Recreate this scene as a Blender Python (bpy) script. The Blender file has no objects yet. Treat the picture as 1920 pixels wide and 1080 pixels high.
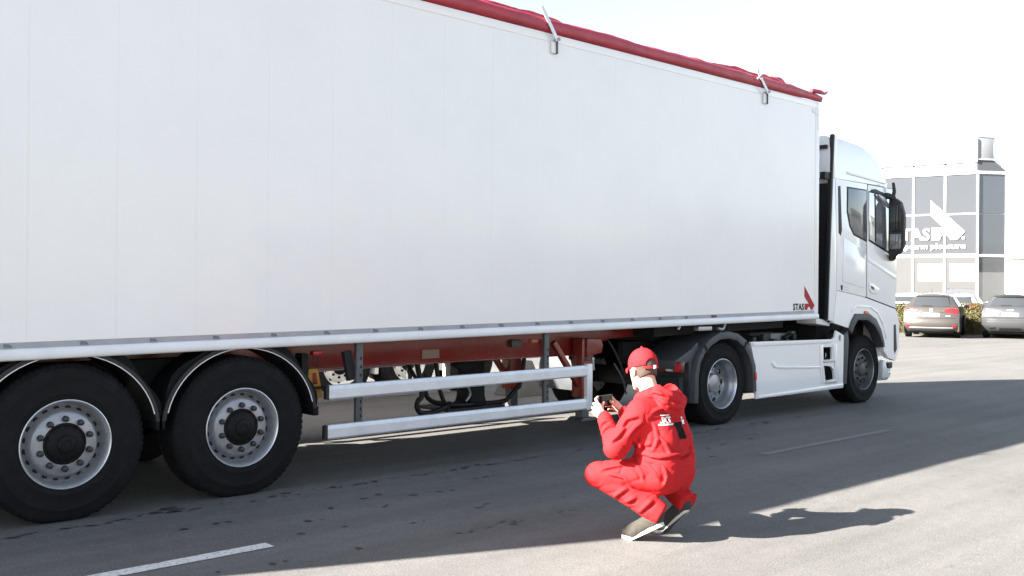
import bpy, bmesh, math, random
import numpy as np
from mathutils import Vector, Matrix, Quaternion

R = math.radians
random.seed(7)
rng = np.random.default_rng(5)
S = bpy.context.scene
C = S.collection

# ------------------------------------------------------------------ camera
cam_d = bpy.data.cameras.new('camera')
cam_d.sensor_width = 36.0
cam_d.lens = 1851.6 * 36.0 / 1920.0
cam_d.clip_start = 0.05
cam_d.clip_end = 4000
cam = bpy.data.objects.new('camera', cam_d)
C.objects.link(cam)
cam.matrix_world = (Matrix.Translation((0, -6.804, 1.566)) @ Matrix.Rotation(R(46.747 - 90), 4, 'Z')
                    @ Matrix.Rotation(R(90 + .214), 4, 'X') @ Matrix.Rotation(R(.518), 4, 'Z'))
S.camera = cam
S.render.resolution_x, S.render.resolution_y = 1024, 576

# ------------------------------------------------------------------ sky and sun
SUN_EL, SUN_DIR = R(28.7), Vector((-.928, .371, 0)).normalized()
W = bpy.data.worlds.new('World')
S.world = W
W.use_nodes = True
nt = W.node_tree
sky = nt.nodes.new('ShaderNodeTexSky')
sky.sky_type = 'NISHITA'
sky.sun_disc = False
sky.sun_elevation = SUN_EL
sky.sun_rotation = math.atan2(SUN_DIR.x, SUN_DIR.y) % (2 * math.pi)
sky.air_density = 1.1
sky.dust_density = 1.0
sky.ozone_density = 1.0
hs = nt.nodes.new('ShaderNodeHueSaturation')
hs.inputs['Saturation'].default_value = .70
bg = nt.nodes['Background']
nt.links.new(sky.outputs[0], hs.inputs['Color'])
nt.links.new(hs.outputs[0], bg.inputs['Color'])
bg.inputs['Strength'].default_value = .05

sd = bpy.data.lights.new('sun', 'SUN')
sd.energy = 5.0
sd.angle = R(.53)
sd.color = (1.0, .955, .89)
so = bpy.data.objects.new('sun', sd)
C.objects.link(so)
to_sun = Vector((SUN_DIR.x * math.cos(SUN_EL), SUN_DIR.y * math.cos(SUN_EL), math.sin(SUN_EL)))
so.rotation_euler = (-to_sun).to_track_quat('-Z', 'Y').to_euler()
so.location = (-20, 10, 30)

S.view_settings.view_transform = 'Standard'
S.view_settings.look = 'None'
S.view_settings.gamma = 1
S.view_settings.use_curve_mapping = False
S.view_settings.exposure = 2.82

# ------------------------------------------------------------------ materials
def mat(name, col, rough=.5, metal=0.0, var=0.0, vscale=6.0, bump=0.0, bscale=80.0, spec=.5, coat=0.0,
        stretch=None, emit=None, dirt_or_reflection=None, trans=0.0, sheen=0.0, rvar=0.0):
    m = bpy.data.materials.new(name)
    m.use_nodes = True
    t = m.node_tree
    b = t.nodes['Principled BSDF']
    b.inputs['Base Color'].default_value = (*col, 1)
    b.inputs['Roughness'].default_value = rough
    b.inputs['Metallic'].default_value = metal
    b.inputs['Specular IOR Level'].default_value = spec
    b.inputs['Coat Weight'].default_value = coat
    b.inputs['Coat Roughness'].default_value = .08
    b.inputs['Transmission Weight'].default_value = trans
    b.inputs['Sheen Weight'].default_value = sheen
    if var or bump or dirt_or_reflection or rvar:
        tc = t.nodes.new('ShaderNodeTexCoord')
        mp = t.nodes.new('ShaderNodeMapping')
        t.links.new(tc.outputs['Object'], mp.inputs[0])
        if stretch:
            mp.inputs['Scale'].default_value = stretch
    last = None
    if var:
        n = t.nodes.new('ShaderNodeTexNoise')
        n.inputs['Scale'].default_value = vscale
        n.inputs['Detail'].default_value = 5
        n.inputs['Roughness'].default_value = .65
        t.links.new(mp.outputs[0], n.inputs['Vector'])
        mr = t.nodes.new('ShaderNodeMapRange')
        mr.inputs[1].default_value = .3
        mr.inputs[2].default_value = .7
        mr.inputs[3].default_value = 1 - var
        mr.inputs[4].default_value = 1 + var
        t.links.new(n.outputs['Fac'], mr.inputs[0])
        mx = t.nodes.new('ShaderNodeMix')
        mx.data_type = 'RGBA'
        mx.blend_type = 'MULTIPLY'
        mx.inputs[0].default_value = 1
        mx.inputs[6].default_value = (*col, 1)
        t.links.new(mr.outputs[0], mx.inputs[7])
        t.links.new(mx.outputs[2], b.inputs['Base Color'])
        last = mx.outputs[2]
    if dirt_or_reflection:
        dcol, amt, ds = dirt_or_reflection
        n = t.nodes.new('ShaderNodeTexNoise')
        n.inputs['Scale'].default_value = ds
        n.inputs['Detail'].default_value = 8
        n.inputs['Roughness'].default_value = .7
        t.links.new(mp.outputs[0], n.inputs['Vector'])
        mr = t.nodes.new('ShaderNodeMapRange')
        mr.inputs[1].default_value = .48
        mr.inputs[2].default_value = .72
        mr.inputs[3].default_value = 0
        mr.inputs[4].default_value = amt
        t.links.new(n.outputs['Fac'], mr.inputs[0])
        mx = t.nodes.new('ShaderNodeMix')
        mx.data_type = 'RGBA'
        t.links.new(mr.outputs[0], mx.inputs[0])
        if last:
            t.links.new(last, mx.inputs[6])
        else:
            mx.inputs[6].default_value = (*col, 1)
        mx.inputs[7].default_value = (*dcol, 1)
        t.links.new(mx.outputs[2], b.inputs['Base Color'])
    if rvar:
        n = t.nodes.new('ShaderNodeTexNoise')
        n.inputs['Scale'].default_value = vscale * 1.7
        n.inputs['Detail'].default_value = 6
        t.links.new(mp.outputs[0], n.inputs['Vector'])
        mr = t.nodes.new('ShaderNodeMapRange')
        mr.inputs[3].default_value = max(rough - rvar, .02)
        mr.inputs[4].default_value = rough + rvar
        t.links.new(n.outputs['Fac'], mr.inputs[0])
        t.links.new(mr.outputs[0], b.inputs['Roughness'])
    if bump:
        n = t.nodes.new('ShaderNodeTexNoise')
        n.inputs['Scale'].default_value = bscale
        n.inputs['Detail'].default_value = 4
        t.links.new(mp.outputs[0], n.inputs['Vector'])
        bp = t.nodes.new('ShaderNodeBump')
        bp.inputs['Strength'].default_value = bump
        bp.inputs['Distance'].default_value = .01
        t.links.new(n.outputs['Fac'], bp.inputs['Height'])
        t.links.new(bp.outputs[0], b.inputs['Normal'])
    if emit:
        b.inputs['Emission Color'].default_value = (*emit[0], 1)
        b.inputs['Emission Strength'].default_value = emit[1]
    return m

def asphalt():
    m = bpy.data.materials.new('asphalt')
    m.use_nodes = True
    t = m.node_tree
    L = t.links.new
    b = t.nodes['Principled BSDF']
    tc = t.nodes.new('ShaderNodeTexCoord')
    def noise(scale, det, rough, stretch=None, dist=0):
        n = t.nodes.new('ShaderNodeTexNoise')
        n.inputs['Scale'].default_value = scale
        n.inputs['Detail'].default_value = det
        n.inputs['Roughness'].default_value = rough
        n.inputs['Distortion'].default_value = dist
        mp = t.nodes.new('ShaderNodeMapping')
        if stretch:
            mp.inputs['Scale'].default_value = stretch
        L(tc.outputs['Object'], mp.inputs[0])
        L(mp.outputs[0], n.inputs['Vector'])
        return n.outputs['Fac']
    def rng_(sock, a, b_, lo, hi):
        mr = t.nodes.new('ShaderNodeMapRange')
        for i, v in enumerate((a, b_, lo, hi)):
            mr.inputs[i + 1].default_value = v
        L(sock, mr.inputs[0])
        return mr.outputs[0]
    def mul(a, b_):
        mm = t.nodes.new('ShaderNodeMath')
        mm.operation = 'MULTIPLY'
        L(a, mm.inputs[0])
        L(b_, mm.inputs[1])
        return mm.outputs[0]
    f = rng_(noise(.35, 6, .6), .3, .7, .86, 1.12)
    f = mul(f, rng_(noise(1.0, 5, .6, (.16, 2.6, 1)), .32, .7, .86, 1.13))       # wheel streaks along the lane
    f = mul(f, rng_(noise(9, 5, .7), .3, .7, .9, 1.1))
    f = mul(f, rng_(noise(120, 3, .8), .3, .72, .5, 1.55))                       # aggregate
    f = mul(f, rng_(noise(58, 2, .6), .33, .67, .85, 1.16))
    f = mul(f, rng_(noise(60, 4, .8), .6, .72, 1.0, 1.8))
    f = mul(f, rng_(noise(75, 4, .8, (1.1, .9, 1)), .28, .40, .62, 1.0))                        # pale stones
    vor = t.nodes.new('ShaderNodeTexVoronoi')
    vor.feature = 'DISTANCE_TO_EDGE'
    vor.inputs['Scale'].default_value = .22
    mp = t.nodes.new('ShaderNodeMapping')
    wn = t.nodes.new('ShaderNodeTexNoise')
    wn.inputs['Scale'].default_value = 1.3
    wn.inputs['Detail'].default_value = 6
    L(tc.outputs['Object'], wn.inputs['Vector'])
    add = t.nodes.new('ShaderNodeVectorMath')
    add.operation = 'ADD'
    sc = t.nodes.new('ShaderNodeVectorMath')
    sc.operation = 'SCALE'
    sc.inputs['Scale'].default_value = 1.8
    L(wn.outputs['Color'], sc.inputs[0])
    L(tc.outputs['Object'], add.inputs[0])
    L(sc.outputs[0], add.inputs[1])
    L(add.outputs[0], vor.inputs['Vector'])
    f = mul(f, rng_(vor.outputs['Distance'], 0, .0022, .80, 1.0))                 # faint cracks
    mx = t.nodes.new('ShaderNodeMix')
    mx.data_type = 'RGBA'
    mx.blend_type = 'MULTIPLY'
    mx.inputs[0].default_value = 1
    mx.inputs[6].default_value = (.118, .113, .106, 1)
    L(f, mx.inputs[7])
    L(mx.outputs[2], b.inputs['Base Color'])
    b.inputs['Roughness'].default_value = .85
    b.inputs['Specular IOR Level'].default_value = .25
    bp = t.nodes.new('ShaderNodeBump')
    bp.inputs['Strength'].default_value = .45
    bp.inputs['Distance'].default_value = .006
    L(noise(170, 3, .7), bp.inputs['Height'])
    L(bp.outputs[0], b.inputs['Normal'])
    return m

def worn_paint(lo=.36, hi=.47, under=(.14, .135, .13), over=(.62, .61, .58), scale=38):
    m = bpy.data.materials.new('worn_road_paint')
    m.use_nodes = True
    t = m.node_tree
    L = t.links.new
    b = t.nodes['Principled BSDF']
    tc = t.nodes.new('ShaderNodeTexCoord')
    n = t.nodes.new('ShaderNodeTexNoise')
    n.inputs['Scale'].default_value = scale
    n.inputs['Detail'].default_value = 7
    n.inputs['Roughness'].default_value = .75
    L(tc.outputs['Object'], n.inputs['Vector'])
    mr = t.nodes.new('ShaderNodeMapRange')
    mr.inputs[1].default_value = lo
    mr.inputs[2].default_value = hi
    L(n.outputs['Fac'], mr.inputs[0])
    mx = t.nodes.new('ShaderNodeMix')
    mx.data_type = 'RGBA'
    mx.inputs[6].default_value = (*under, 1)
    mx.inputs[7].default_value = (*over, 1)
    L(mr.outputs[0], mx.inputs[0])
    L(mx.outputs[2], b.inputs['Base Color'])
    b.inputs['Roughness'].default_value = .8
    return m

M = {}
M['asphalt'] = asphalt()
M['paint'] = worn_paint()
M['paint_old'] = worn_paint(.50, .62, (.135, .13, .122), (.195, .19, .182), 16)
M['oil'] = mat('oil_stain', (.03, .029, .029), .6, var=.3, vscale=20)
M['trailer'] = mat('trailer_white', (.82, .785, .76), .18, coat=.2, var=.025, vscale=.8, bump=.02, bscale=1.4, rvar=.06, dirt_or_reflection=((.73, .712, .70), .5, .55))
M['rail'] = mat('white_anodised_rail', (.76, .755, .75), .32, var=.03, vscale=4, dirt_or_reflection=((.35, .34, .33), .18, 3.0))
M['band'] = mat('grey_conspicuity_band', (.30, .31, .34), .35, var=.14, vscale=5, metal=.3)
M['white'] = mat('white_cab_paint', (.80, .785, .78), .18, coat=.8, var=.015, vscale=2)
M['tarp'] = mat('red_tarpaulin', (.34, .018, .035), .42, var=.14, vscale=4, bump=.5, bscale=14)
M['chassis'] = mat('red_chassis_paint', (.24, .019, .014), .25, var=.2, vscale=3, dirt_or_reflection=((.27, .115, .07), .85, 1.1))  # brown blotches paint reflections into the red of the beams
M['tyre'] = mat('tyre_rubber', (.0075, .0075, .008), .8, var=.25, vscale=9, bump=.3, bscale=60, dirt_or_reflection=((.024, .022, .020), .35, 7.0), spec=.18)
M['rim'] = mat('silver_rim', (.33, .335, .35), .38, metal=.35, var=.12, vscale=12, dirt_or_reflection=((.09, .085, .08), .5, 11.0))
M['steel_rim'] = mat('steel_rim', (.36, .37, .39), .33, metal=.75, var=.1, vscale=10)
M['dark_rim'] = mat('dark_rim', (.045, .045, .047), .5, var=.2, vscale=14)
M['rim_lip'] = mat('polished_lip', (.72, .73, .74), .3, metal=.6)
M['white_rim'] = mat('white_rim', (.62, .62, .61), .45, var=.08, vscale=10, dirt_or_reflection=((.2, .18, .16), .35, 9.0))
M['hub'] = mat('hub_black', (.006, .006, .0065), .6, spec=.2, var=.3, vscale=20)
M['nut'] = mat('wheel_nut_cap', (.022, .022, .024), .5)
M['slot'] = mat('vent_slot_black', (.008, .008, .008), .9)
M['trim'] = mat('white_edge_trim', (.72, .72, .72), .4)
M['plastic'] = mat('dark_grey_plastic', (.045, .047, .052), .55, var=.12, vscale=10, bump=.1, bscale=120, dirt_or_reflection=((.1, .095, .09), .25, 6.0))
M['mud'] = mat('mudguard_plastic', (.0055, .0055, .006), .65, spec=.15, var=.15, vscale=10, dirt_or_reflection=((.02, .019, .018), .25, 6.0))
M['black'] = mat('black_plastic', (.008, .008, .009), .55, var=.2, vscale=12)
M['under'] = mat('underbody_black', (.010, .010, .011), .8, var=.3, vscale=6)
M['ring'] = mat('dull_grey_ring', (.17, .175, .19), .5)
M['alu'] = mat('anodised_aluminium', (.66, .67, .69), .34, metal=.25, var=.06, vscale=6, dirt_or_reflection=((.3, .3, .3), .25, 5.0))
M['galv'] = mat('galvanised_steel', (.42, .43, .44), .4, metal=.6, var=.15, vscale=25)
M['galv_dark'] = mat('dull_galvanised_post', (.085, .087, .092), .5, metal=.3, var=.2, vscale=14)
M['glass'] = mat('tinted_cab_glass', (.17, .172, .18), .08, metal=.45)
M['glass_clear'] = mat('door_glass', (.55, .57, .6), .05, metal=.8)
M['mirror'] = mat('mirror_glass', (.6, .61, .62), .04, metal=1.0)
M['amber'] = mat('amber_lens', (.55, .12, .03), .25)
M['redlens'] = mat('red_lens', (.5, .015, .02), .22)
M['redlens_dark'] = mat('deep_red_lens', (.14, .008, .01), .25)
M['clearlens'] = mat('clear_lens', (.55, .56, .57), .2, metal=.3)
M['logo_red'] = mat('logo_red', (.36, .006, .018), .5, spec=.2)
M['logo_black'] = mat('logo_black', (.012, .012, .013), .5, spec=.2)
M['chock'] = mat('yellow_plastic', (.50, .24, .03), .6, var=.25, vscale=25)
M['coverall'] = mat('red_workwear', (.43, .017, .020), .85, var=.08, vscale=7, bump=.25, bscale=190, spec=.12)
M['cap'] = mat('red_cap_cloth', (.43, .017, .021), .85, bump=.2, bscale=220, spec=.12)
M['skin'] = mat('skin', (.56, .33, .25), .5, var=.06, vscale=30)
M['hair'] = mat('short_brown_hair', (.055, .034, .022), .7, var=.3, vscale=90, bump=.6, bscale=260)
M['shoe'] = mat('olive_grey_suede', (.036, .030, .023), .9, var=.35, vscale=40)
M['shoe_shaded'] = mat('shaded_shoe_suede', (.028, .027, .026), .8, var=.2, vscale=40)  # darker copy for the right shoe, its shade put into the colour
M['sole'] = mat('off_white_sole', (.55, .53, .49), .6, var=.15, vscale=30)
M['print'] = mat('white_print', (.75, .74, .74), .6)
M['patch'] = mat('black_patch', (.006, .006, .006), .8, spec=.1)
M['screen'] = mat('phone_screen', (.012, .014, .015), .08)
M['phone'] = mat('phone_body', (.02, .02, .022), .3)
M['bwhite'] = mat('white_cladding', (.78, .78, .77), .55, var=.02, vscale=.5)
M['frame'] = mat('white_window_frame', (.76, .76, .76), .45)
M['bglass'] = mat('dark_facade_glass', (.05, .054, .063), .10, spec=.42, var=.05, vscale=.3)
M['bglass2'] = mat('corner_facade_glass', (.12, .128, .148), .09, metal=.45, var=.06, vscale=.3)
M['lglass'] = mat('clear_facade_glass', (.072, .074, .077), .06, spec=.45, var=.04, vscale=.4)
M['hall_wall'] = mat('dimmed_hall_wall', (.21, .21, .205), .7, var=.08, vscale=.4)  # wall darkened so its reflection in the trailer side stays faint
M['grey_panel'] = mat('light_grey_panel', (.36, .365, .38), .45, var=.04, vscale=.6)
M['box_grey'] = mat('grey_roof_box', (.23, .235, .245), .5)
M['sign'] = mat('white_sign_letters', (.82, .82, .82), .5)
M['tan'] = mat('tan_render', (.24, .2, .165), .8, var=.08, vscale=1)
M['cream'] = mat('cream_cladding', (.72, .69, .63), .6, var=.05, vscale=.6)
M['hedge'] = mat('hedge_leaf', (.07, .068, .016), .7, var=.5, vscale=3.0)
M['hedge_core'] = mat('hedge_twigs', (.06, .045, .02), .9, var=.3, vscale=8)
M['car_brown'] = mat('bronze_car_paint', (.078, .068, .06), .3, metal=.4, coat=.6)
M['car_silver'] = mat('silver_car_paint', (.066, .067, .07), .3, metal=.4, coat=.6)
M['car_white'] = mat('white_car_paint', (.7, .7, .7), .25, coat=.5)
M['car_dark'] = mat('dark_car_paint', (.05, .052, .058), .25, metal=.4, coat=.6)
M['car_glass'] = mat('car_glass', (.035, .038, .042), .05)
M['plate'] = mat('number_plate', (.8, .8, .79), .4)
M['blue'] = mat('blue_board', (.1, .16, .34), .5)
M['concrete'] = mat('concrete', (.085, .083, .08), .85, var=.12, vscale=8, bump=.2, bscale=60)
M['grey_side'] = mat('grey_trailer_side', (.11, .112, .12), .4, var=.05, vscale=2)

# ------------------------------------------------------------------ mesh helpers
class MB:
    def __init__(s):
        s.v, s.f = [], []
    def add(s, vs, fs):
        o = len(s.v)
        s.v += [tuple(map(float, p)) for p in vs]
        s.f += [tuple(i + o for i in f) for f in fs]
        return s
    def box(s, x0, x1, y0, y1, z0, z1):
        return s.hexa([(x0, y0, z0), (x1, y0, z0), (x1, y1, z0), (x0, y1, z0),
                       (x0, y0, z1), (x1, y0, z1), (x1, y1, z1), (x0, y1, z1)])
    def hexa(s, p):
        return s.add(p, [(0, 3, 2, 1), (4, 5, 6, 7), (0, 1, 5, 4), (1, 2, 6, 5), (2, 3, 7, 6), (3, 0, 4, 7)])
    def prism(s, poly, y0, y1, taper=None):
        n = len(poly)
        q = taper or poly
        vs = [(x, y0, z) for x, z in poly] + [(x, y1, z) for x, z in q]
        fs = [tuple(range(n)), tuple(range(2 * n - 1, n - 1, -1))]
        fs += [(i, i + n, (i + 1) % n + n, (i + 1) % n) for i in range(n)]
        return s.add(vs, fs)
    def prism_z(s, poly, z0, z1):
        n = len(poly)
        vs = [(x, y, z0) for x, y in poly] + [(x, y, z1) for x, y in poly]
        fs = [tuple(range(n - 1, -1, -1)), tuple(range(n, 2 * n))]
        fs += [(i, (i + 1) % n, (i + 1) % n + n, i + n) for i in range(n)]
        return s.add(vs, fs)
    def bar(s, p, q, w, h, up=(0, 0, 1)):
        p, q = Vector(p), Vector(q)
        d = (q - p).normalized()
        u = Vector(up)
        if abs(d.dot(u)) > .98:
            u = Vector((0, 1, 0))
        r = d.cross(u).normalized() * (w / 2)
        u = r.cross(d).normalized() * (h / 2)
        return s.hexa([p - r - u, q - r - u, q + r - u, p + r - u, p - r + u, q - r + u, q + r + u, p + r + u])
    def tube(s, pts, r, seg=10, smooth_pts=True):
        pts = [Vector(p) for p in pts]
        if smooth_pts and len(pts) > 2:
            out = []
            for i in range(len(pts) - 1):
                p0 = pts[max(i - 1, 0)]; p1 = pts[i]; p2 = pts[i + 1]; p3 = pts[min(i + 2, len(pts) - 1)]
                for k in range(5):
                    t = k / 5
                    out.append(.5 * ((2 * p1) + (-p0 + p2) * t + (2 * p0 - 5 * p1 + 4 * p2 - p3) * t * t + (-p0 + 3 * p1 - 3 * p2 + p3) * t ** 3))
            out.append(pts[-1])
            pts = out
        n = len(pts)
        rr = r if isinstance(r, (list, tuple)) else [r] * n
        if len(rr) != n:
            rr = list(np.interp(np.linspace(0, 1, n), np.linspace(0, 1, len(rr)), rr))
        vs, fs = [], []
        a = None
        for i in range(n):
            d = (pts[min(i + 1, n - 1)] - pts[max(i - 1, 0)]).normalized()
            if a is None:
                a = d.orthogonal().normalized()
            a = (a - d * a.dot(d)).normalized()
            b = d.cross(a)
            for k in range(seg):
                th = 2 * math.pi * k / seg
                vs.append(pts[i] + (a * math.cos(th) + b * math.sin(th)) * rr[i])
        for i in range(n - 1):
            for k in range(seg):
                fs.append((i * seg + k, i * seg + (k + 1) % seg, (i + 1) * seg + (k + 1) % seg, (i + 1) * seg + k))
        fs.append(tuple(range(seg - 1, -1, -1)))
        fs.append(tuple(range((n - 1) * seg, n * seg)))
        return s.add(vs, fs)
    def lathe(s, prof, c=(0, 0, 0), seg=64, closed=False, zmin=None):
        vs, fs = [], []
        n = len(prof)
        for k in range(seg):
            th = 2 * math.pi * k / seg
            for r, d in prof:
                z = c[2] + r * math.sin(th)
                if zmin is not None:
                    z = max(z, zmin)
                vs.append((c[0] + r * math.cos(th), c[1] + d, z))
        for k in range(seg):
            k2 = (k + 1) % seg
            for i in range(n - 1 + (1 if closed else 0)):
                j = (i + 1) % n
                fs.append((k * n + i, k * n + j, k2 * n + j, k2 * n + i))
        return s.add(vs, fs)
    def grid(s, P):
        P = np.asarray(P)
        a, b = P.shape[:2]
        vs = P.reshape(-1, 3)
        fs = [(i * b + j, (i + 1) * b + j, (i + 1) * b + j + 1, i * b + j + 1) for i in range(a - 1) for j in range(b - 1)]
        return s.add(vs, fs)
    def mesh(s, name, m, bevel=0, smooth=None, seg=2):
        me = bpy.data.meshes.new(name)
        me.from_pydata(s.v, [], s.f)
        bm = bmesh.new()
        bm.from_mesh(me)
        bmesh.ops.recalc_face_normals(bm, faces=bm.faces)
        if bevel:
            ed = [e for e in bm.edges if len(e.link_faces) == 2 and e.calc_face_angle(0) > R(28)]
            bmesh.ops.bevel(bm, geom=ed, offset=bevel, segments=seg, profile=.6, affect='EDGES', clamp_overlap=True)
        bm.to_mesh(me)
        bm.free()
        if smooth:
            me.polygons.foreach_set('use_smooth', [True] * len(me.polygons))
            me.set_sharp_from_angle(angle=R(smooth))
        me.materials.append(M[m] if isinstance(m, str) else m)
        return me
    def build(s, name, m, parent=None, bevel=0, smooth=None, seg=2, loc=None):
        if bevel and smooth is None:
            smooth = 50
        return link(name, s.mesh(name, m, bevel, smooth, seg), parent, loc)

def link(name, me, parent=None, loc=None):
    o = bpy.data.objects.new(name, me)
    C.objects.link(o)
    if parent:
        o.parent = parent
    if loc:
        o.location = loc
    return o

def empty(name, loc=(0, 0, 0), rz=0):
    o = bpy.data.objects.new(name, None)
    o.empty_display_size = .2
    C.objects.link(o)
    o.location = loc
    o.rotation_euler = (0, 0, rz)
    return o

def tag(o, label=None, cat=None, group=None, kind=None):
    if label: o['label'] = label
    if cat: o['category'] = cat
    if group: o['group'] = group
    if kind: o['kind'] = kind
    return o

def copy_tree(o, parent=None):
    c = o.copy()
    C.objects.link(c)
    c.parent = parent
    for ch in o.children:
        copy_tree(ch, c)
    return c

def text_mesh(body, size, depth=.004, bold=0.0, sx=1.0, spacing=1.0):
    cu = bpy.data.curves.new('t', 'FONT')
    cu.body = body
    cu.size = size
    cu.extrude = depth
    cu.offset = bold
    cu.space_character = spacing
    cu.resolution_u = 3
    ob = bpy.data.objects.new('t', cu)
    C.objects.link(ob)
    bpy.context.view_layer.update()
    dg = bpy.context.evaluated_depsgraph_get()
    me = bpy.data.meshes.new_from_object(ob.evaluated_get(dg))
    bpy.data.objects.remove(ob)
    v = np.empty(len(me.vertices) * 3)
    me.vertices.foreach_get('co', v)
    v = v.reshape(-1, 3)
    v[:, 0] *= sx
    v[:, 0] -= v[:, 0].min()
    me.vertices.foreach_set('co', v.ravel())
    me.update()
    return me, float(v[:, 0].max()), float(v[:, 1].max())

# ------------------------------------------------------------------ setting: ground and markings
g = MB()
g.grid(np.array([[(x, y, 0) for y in np.linspace(-700, 900, 9)] for x in np.linspace(-700, 1200, 9)]))
tag(g.build('ground', 'asphalt'), kind='structure')

def dash(x0, x1, y, w, m, ragged):
    b = MB()
    n = 40
    xs = np.linspace(x0, x1, n)
    lo = [y - w / 2 + random.uniform(-1, 1) * ragged for _ in xs]
    hi = [y + w / 2 + random.uniform(-1, 1) * ragged for _ in xs]
    b.grid(np.array([[(x, l, .004), (x, h, .004)] for x, l, h in zip(xs, lo, hi)]))
    return tag(b.build('lane_marking', m), kind='structure')
dash(.05, 3.08, -1.385, .115, 'paint', .003)
dash(8.4, 11.05, -1.47, .10, 'paint_old', .006)
dash(-8.3, -5.3, -1.3, .115, 'paint', .003)

b = MB()
def spot(x, y, rx, ry):
    n = 12
    ph = random.random() * 6
    vs = [(x, y, .0035)]
    for k in range(n):
        a = 2 * math.pi * k / n
        q = 1 + .3 * math.sin(2 * a + ph) + random.uniform(-.22, .22)
        vs.append((x + rx * q * math.cos(a), y + ry * q * math.sin(a), .0035))
    b.add(vs, [(0, 1 + k, 1 + (k + 1) % n) for k in range(n)])
x = 1.0
while x < 12.5:                                    # the row of drips below the trailer rail
    r_ = random.uniform(.012, .034)
    spot(x, -.15 + random.gauss(0, .025), r_ * random.uniform(1, 1.7), r_ * .75)
    if random.random() < .5:
        spot(x + random.uniform(.04, .08), -.15 + random.gauss(0, .03), r_ * .6, r_ * .45)
    x += random.uniform(.06, .26)
for x, y in ((2.86, -.67), (3.09, -.66), (3.18, -.67), (3.92, -.76), (4.29, -.64), (4.46, -.59), (4.65, -.78), (4.88, -.81), (5.0, -.83), (4.24, -.97), (3.59, -1.0), (3.69, -1.29), (3.37, -1.27), (4.09, -1.51), (4.73, -1.44), (4.86, -1.38),
             (5.46, -.58), (5.57, -.58), (4.14, -1.92), (4.23, -1.94), (4.4, -1.93), (4.57, -1.87), (4.59, -1.96), (5.09, -1.92), (5.2, -1.94), (5.48, -1.58), (3.44, -1.81), (2.88, -1.77), (2.57, -1.72), (5.6, -1.28), (6.6, -1.5), (6.75, -1.48),
             (6.9, -1.52), (7.05, -1.5), (7.6, -1.2), (7.9, -1.22), (8.3, -.9), (8.6, -.85), (9.2, -.8), (9.5, -.7)):
    r_ = random.uniform(.013, .026)
    spot(x, y, r_ * random.uniform(1, 1.6), r_)
    if random.random() < .4:
        spot(x + random.uniform(.05, .1), y + random.gauss(0, .02), r_ * .6, r_ * .45)
for k in range(5):
    spot(3.02 + random.gauss(0, .07), -.08 + random.gauss(0, .03), random.uniform(.03, .06), random.uniform(.018, .03))
tag(b.build('oil_stains', 'oil'), 'small dark oil drips scattered over the shaded asphalt beside the trailer', 'oil stain', kind='stuff')

# ------------------------------------------------------------------ wheels
def tyre_profile(Rr, w, rin=.283):
    o = [(rin, .045), (rin + .004, .022), (rin + .02, .010), (rin + .05, .004), (rin + .056, .001), (rin + .062, .004),
         (rin + .11, 0), (rin + .15, .004), (rin + .155, .002), (rin + .16, .006), (Rr - .045, .016), (Rr - .022, .028), (Rr - .006, .044), (Rr, .062)]
    mid = []
    for gx in np.linspace(.062 + (w - .124) * .17, .062 + (w - .124) * .83, 4):
        mid += [(Rr, gx - .007), (Rr - .013, gx - .005), (Rr - .013, gx + .005), (Rr, gx + .007)]
    return o + mid + [(r, w - d) for r, d in reversed(o)]

def ring_of(b, n, r, fn, ph=0):
    for k in range(n):
        fn(b, 2 * math.pi * k / n + ph, r)

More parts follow.
